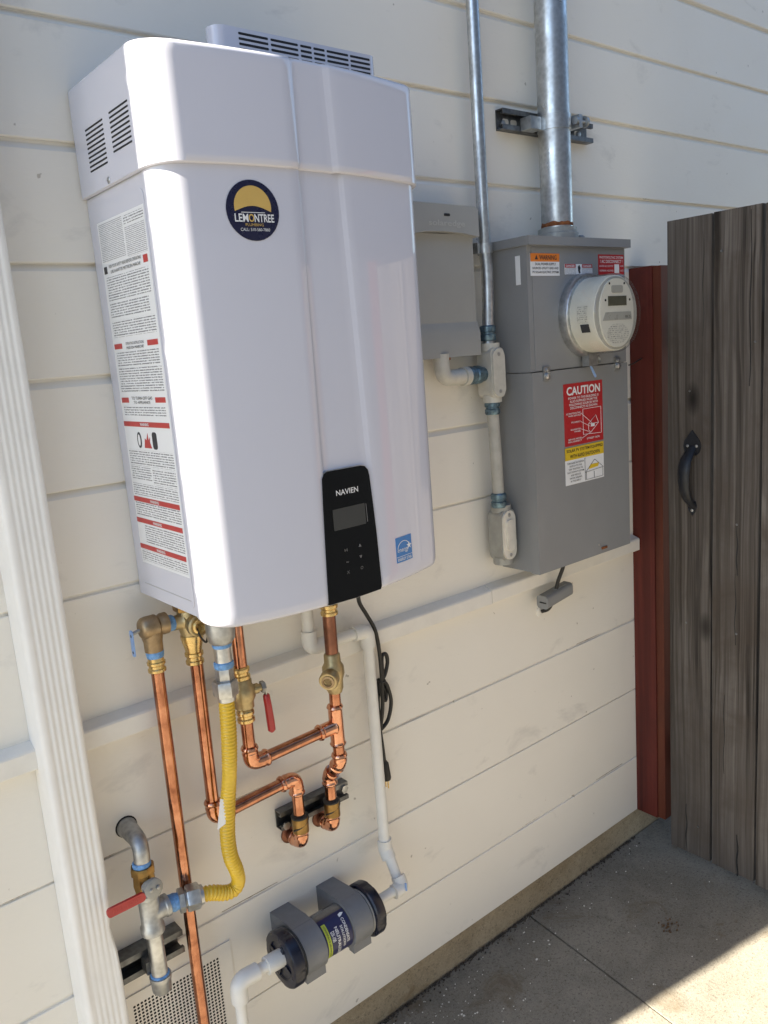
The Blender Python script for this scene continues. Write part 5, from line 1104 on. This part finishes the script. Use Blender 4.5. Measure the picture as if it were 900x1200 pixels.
bm = new(); box(bm, 1.870, 1.959, -1.165, -1.076, -0.02, 1.72); bevel(bm, 0.004, 2); obj('post', bm, 'red_wood', hg)

# ------------------------------------------------------------------ bits on the ground
bm = new(); rnd = random.Random(3)
for k in range(150):
    t = rnd.random(); x = rnd.uniform(0.85, 1.84); y = -0.015 - 0.36 * rnd.random() ** 2.0
    if rnd.random() < 0.45: x = rnd.gauss(1.05, 0.10); y = -0.03 - abs(rnd.gauss(0, 0.08))
    r = rnd.choice((0.0010, 0.0014, 0.0018, 0.0026)) * rnd.uniform(0.7, 1.3)
    n = rnd.randint(4, 7); a0 = rnd.random() * 6; st_ = rnd.uniform(0.5, 1.0)
    pts = [(x + r * rnd.uniform(0.6, 1.2) * math.cos(a0 + 2 * PI * i / n), y + st_ * r * rnd.uniform(0.6, 1.2) * math.sin(a0 + 2 * PI * i / n)) for i in range(n)]
    prism(bm, pts, lambda u, v: (u, v, -0.0005), lambda u, v: (u, v, 0.0008))
fl = obj('paint_chips', bm, 'fleck_white', smooth=None, kind='stuff')
fl['label'] = 'white paint chips scattered on the concrete along the wall'; fl['category'] = 'debris'
bm = new(); rnd = random.Random(5)
for k in range(26):
    x = rnd.gauss(1.60, 0.016); y = rnd.gauss(-0.268, 0.010); r = rnd.uniform(0.0015, 0.005); a0 = rnd.random() * 6
    pts = [(x + r * rnd.uniform(0.4, 1.2) * math.cos(a0 + 2 * PI * i / 6), y + 0.6 * r * rnd.uniform(0.4, 1.2) * math.sin(a0 + 2 * PI * i / 6)) for i in range(6)]
    h = rnd.uniform(0.0012, 0.004); prism(bm, pts, lambda u, v: (u, v, -0.0005), lambda u, v, h=h: (u, v, h))
lf = obj('leaf_litter', bm, 'leaf_brown', smooth=None, kind='stuff'); lf['label'] = 'small heap of crumbled brown leaves on the concrete by the gate'; lf['category'] = 'debris'

bm = new(); rnd = random.Random(11)
for k in range(1100):
    x = rnd.uniform(0.60, 1.86); y = 0.006 - abs(rnd.gauss(0, 0.004)) - (0.03 * rnd.random() if rnd.random() < 0.08 else 0); r = rnd.uniform(0.0006, 0.0022); a0 = rnd.random() * 6
    pts = [(x + 1.6 * r * rnd.uniform(0.5, 1.2) * math.cos(a0 + 2 * PI * i / 5), y + r * rnd.uniform(0.5, 1.2) * math.sin(a0 + 2 * PI * i / 5)) for i in range(5)]
    h = rnd.uniform(0.0008, 0.0035); prism(bm, pts, lambda u, v: (u, v, -0.001), lambda u, v, h=h: (u, v, h))
di = obj('dirt', bm, 'dirt_dark', smooth=None, kind='stuff'); di['label'] = 'dark dirt and grit gathered along the foot of the wall'; di['category'] = 'debris'
bm = new(); tube(bm, spline([(1.870, -0.034, 1.374), (1.855, -0.036, 1.372), (1.838, -0.030, 1.364), (1.826, -0.022, 1.360)], 5), 0.0017, 8); obj('wire', bm, 'rubber', gp)

# open seams and flaked paint where the siding boards meet
rnd = random.Random(21)
for (x, z, L, h) in ((1.58, 0.462, 0.16, 0.0016), (1.30, 0.462, 0.22, 0.0012), (1.74, 0.257, 0.20, 0.0014), (1.40, 0.257, 0.14, 0.0010), (1.05, 0.667, 0.12, 0.0010), (1.66, 0.667, 0.16, 0.0012), (1.79, 0.462, 0.12, 0.0016), (0.375, 0.667, 0.05, 0.0022), (0.23, 0.667, 0.10, 0.0014), (0.62, 0.462, 0.20, 0.0010), (0.40, 1.273, 0.12, 0.0012), (1.95, 1.773, 0.14, 0.0010), (1.50, 0.088, 0.30, 0.0014)):
    top = []; bot = []; m = 14
    for k in range(m + 1):
        t = k / m; w = math.sin(PI * t) ** 1.5 * h * 0.6 * rnd.uniform(0.0, 1.4); xx = x - L * 0.3 + L * 0.6 * t
        top.append((xx, z + 0.0006 + rnd.uniform(-0.0002, 0.0002))); bot.append((xx, z + 0.0004 - w))
    bm = new(); prism(bm, top + bot[::-1], lambda u, v: (u, 0.010, v), lambda u, v: (u, 0.0012, v)); obj('open_seam', bm, 'seam_dark', house, smooth=None)

em.location.x += 0.009; em.location.y -= 0.006
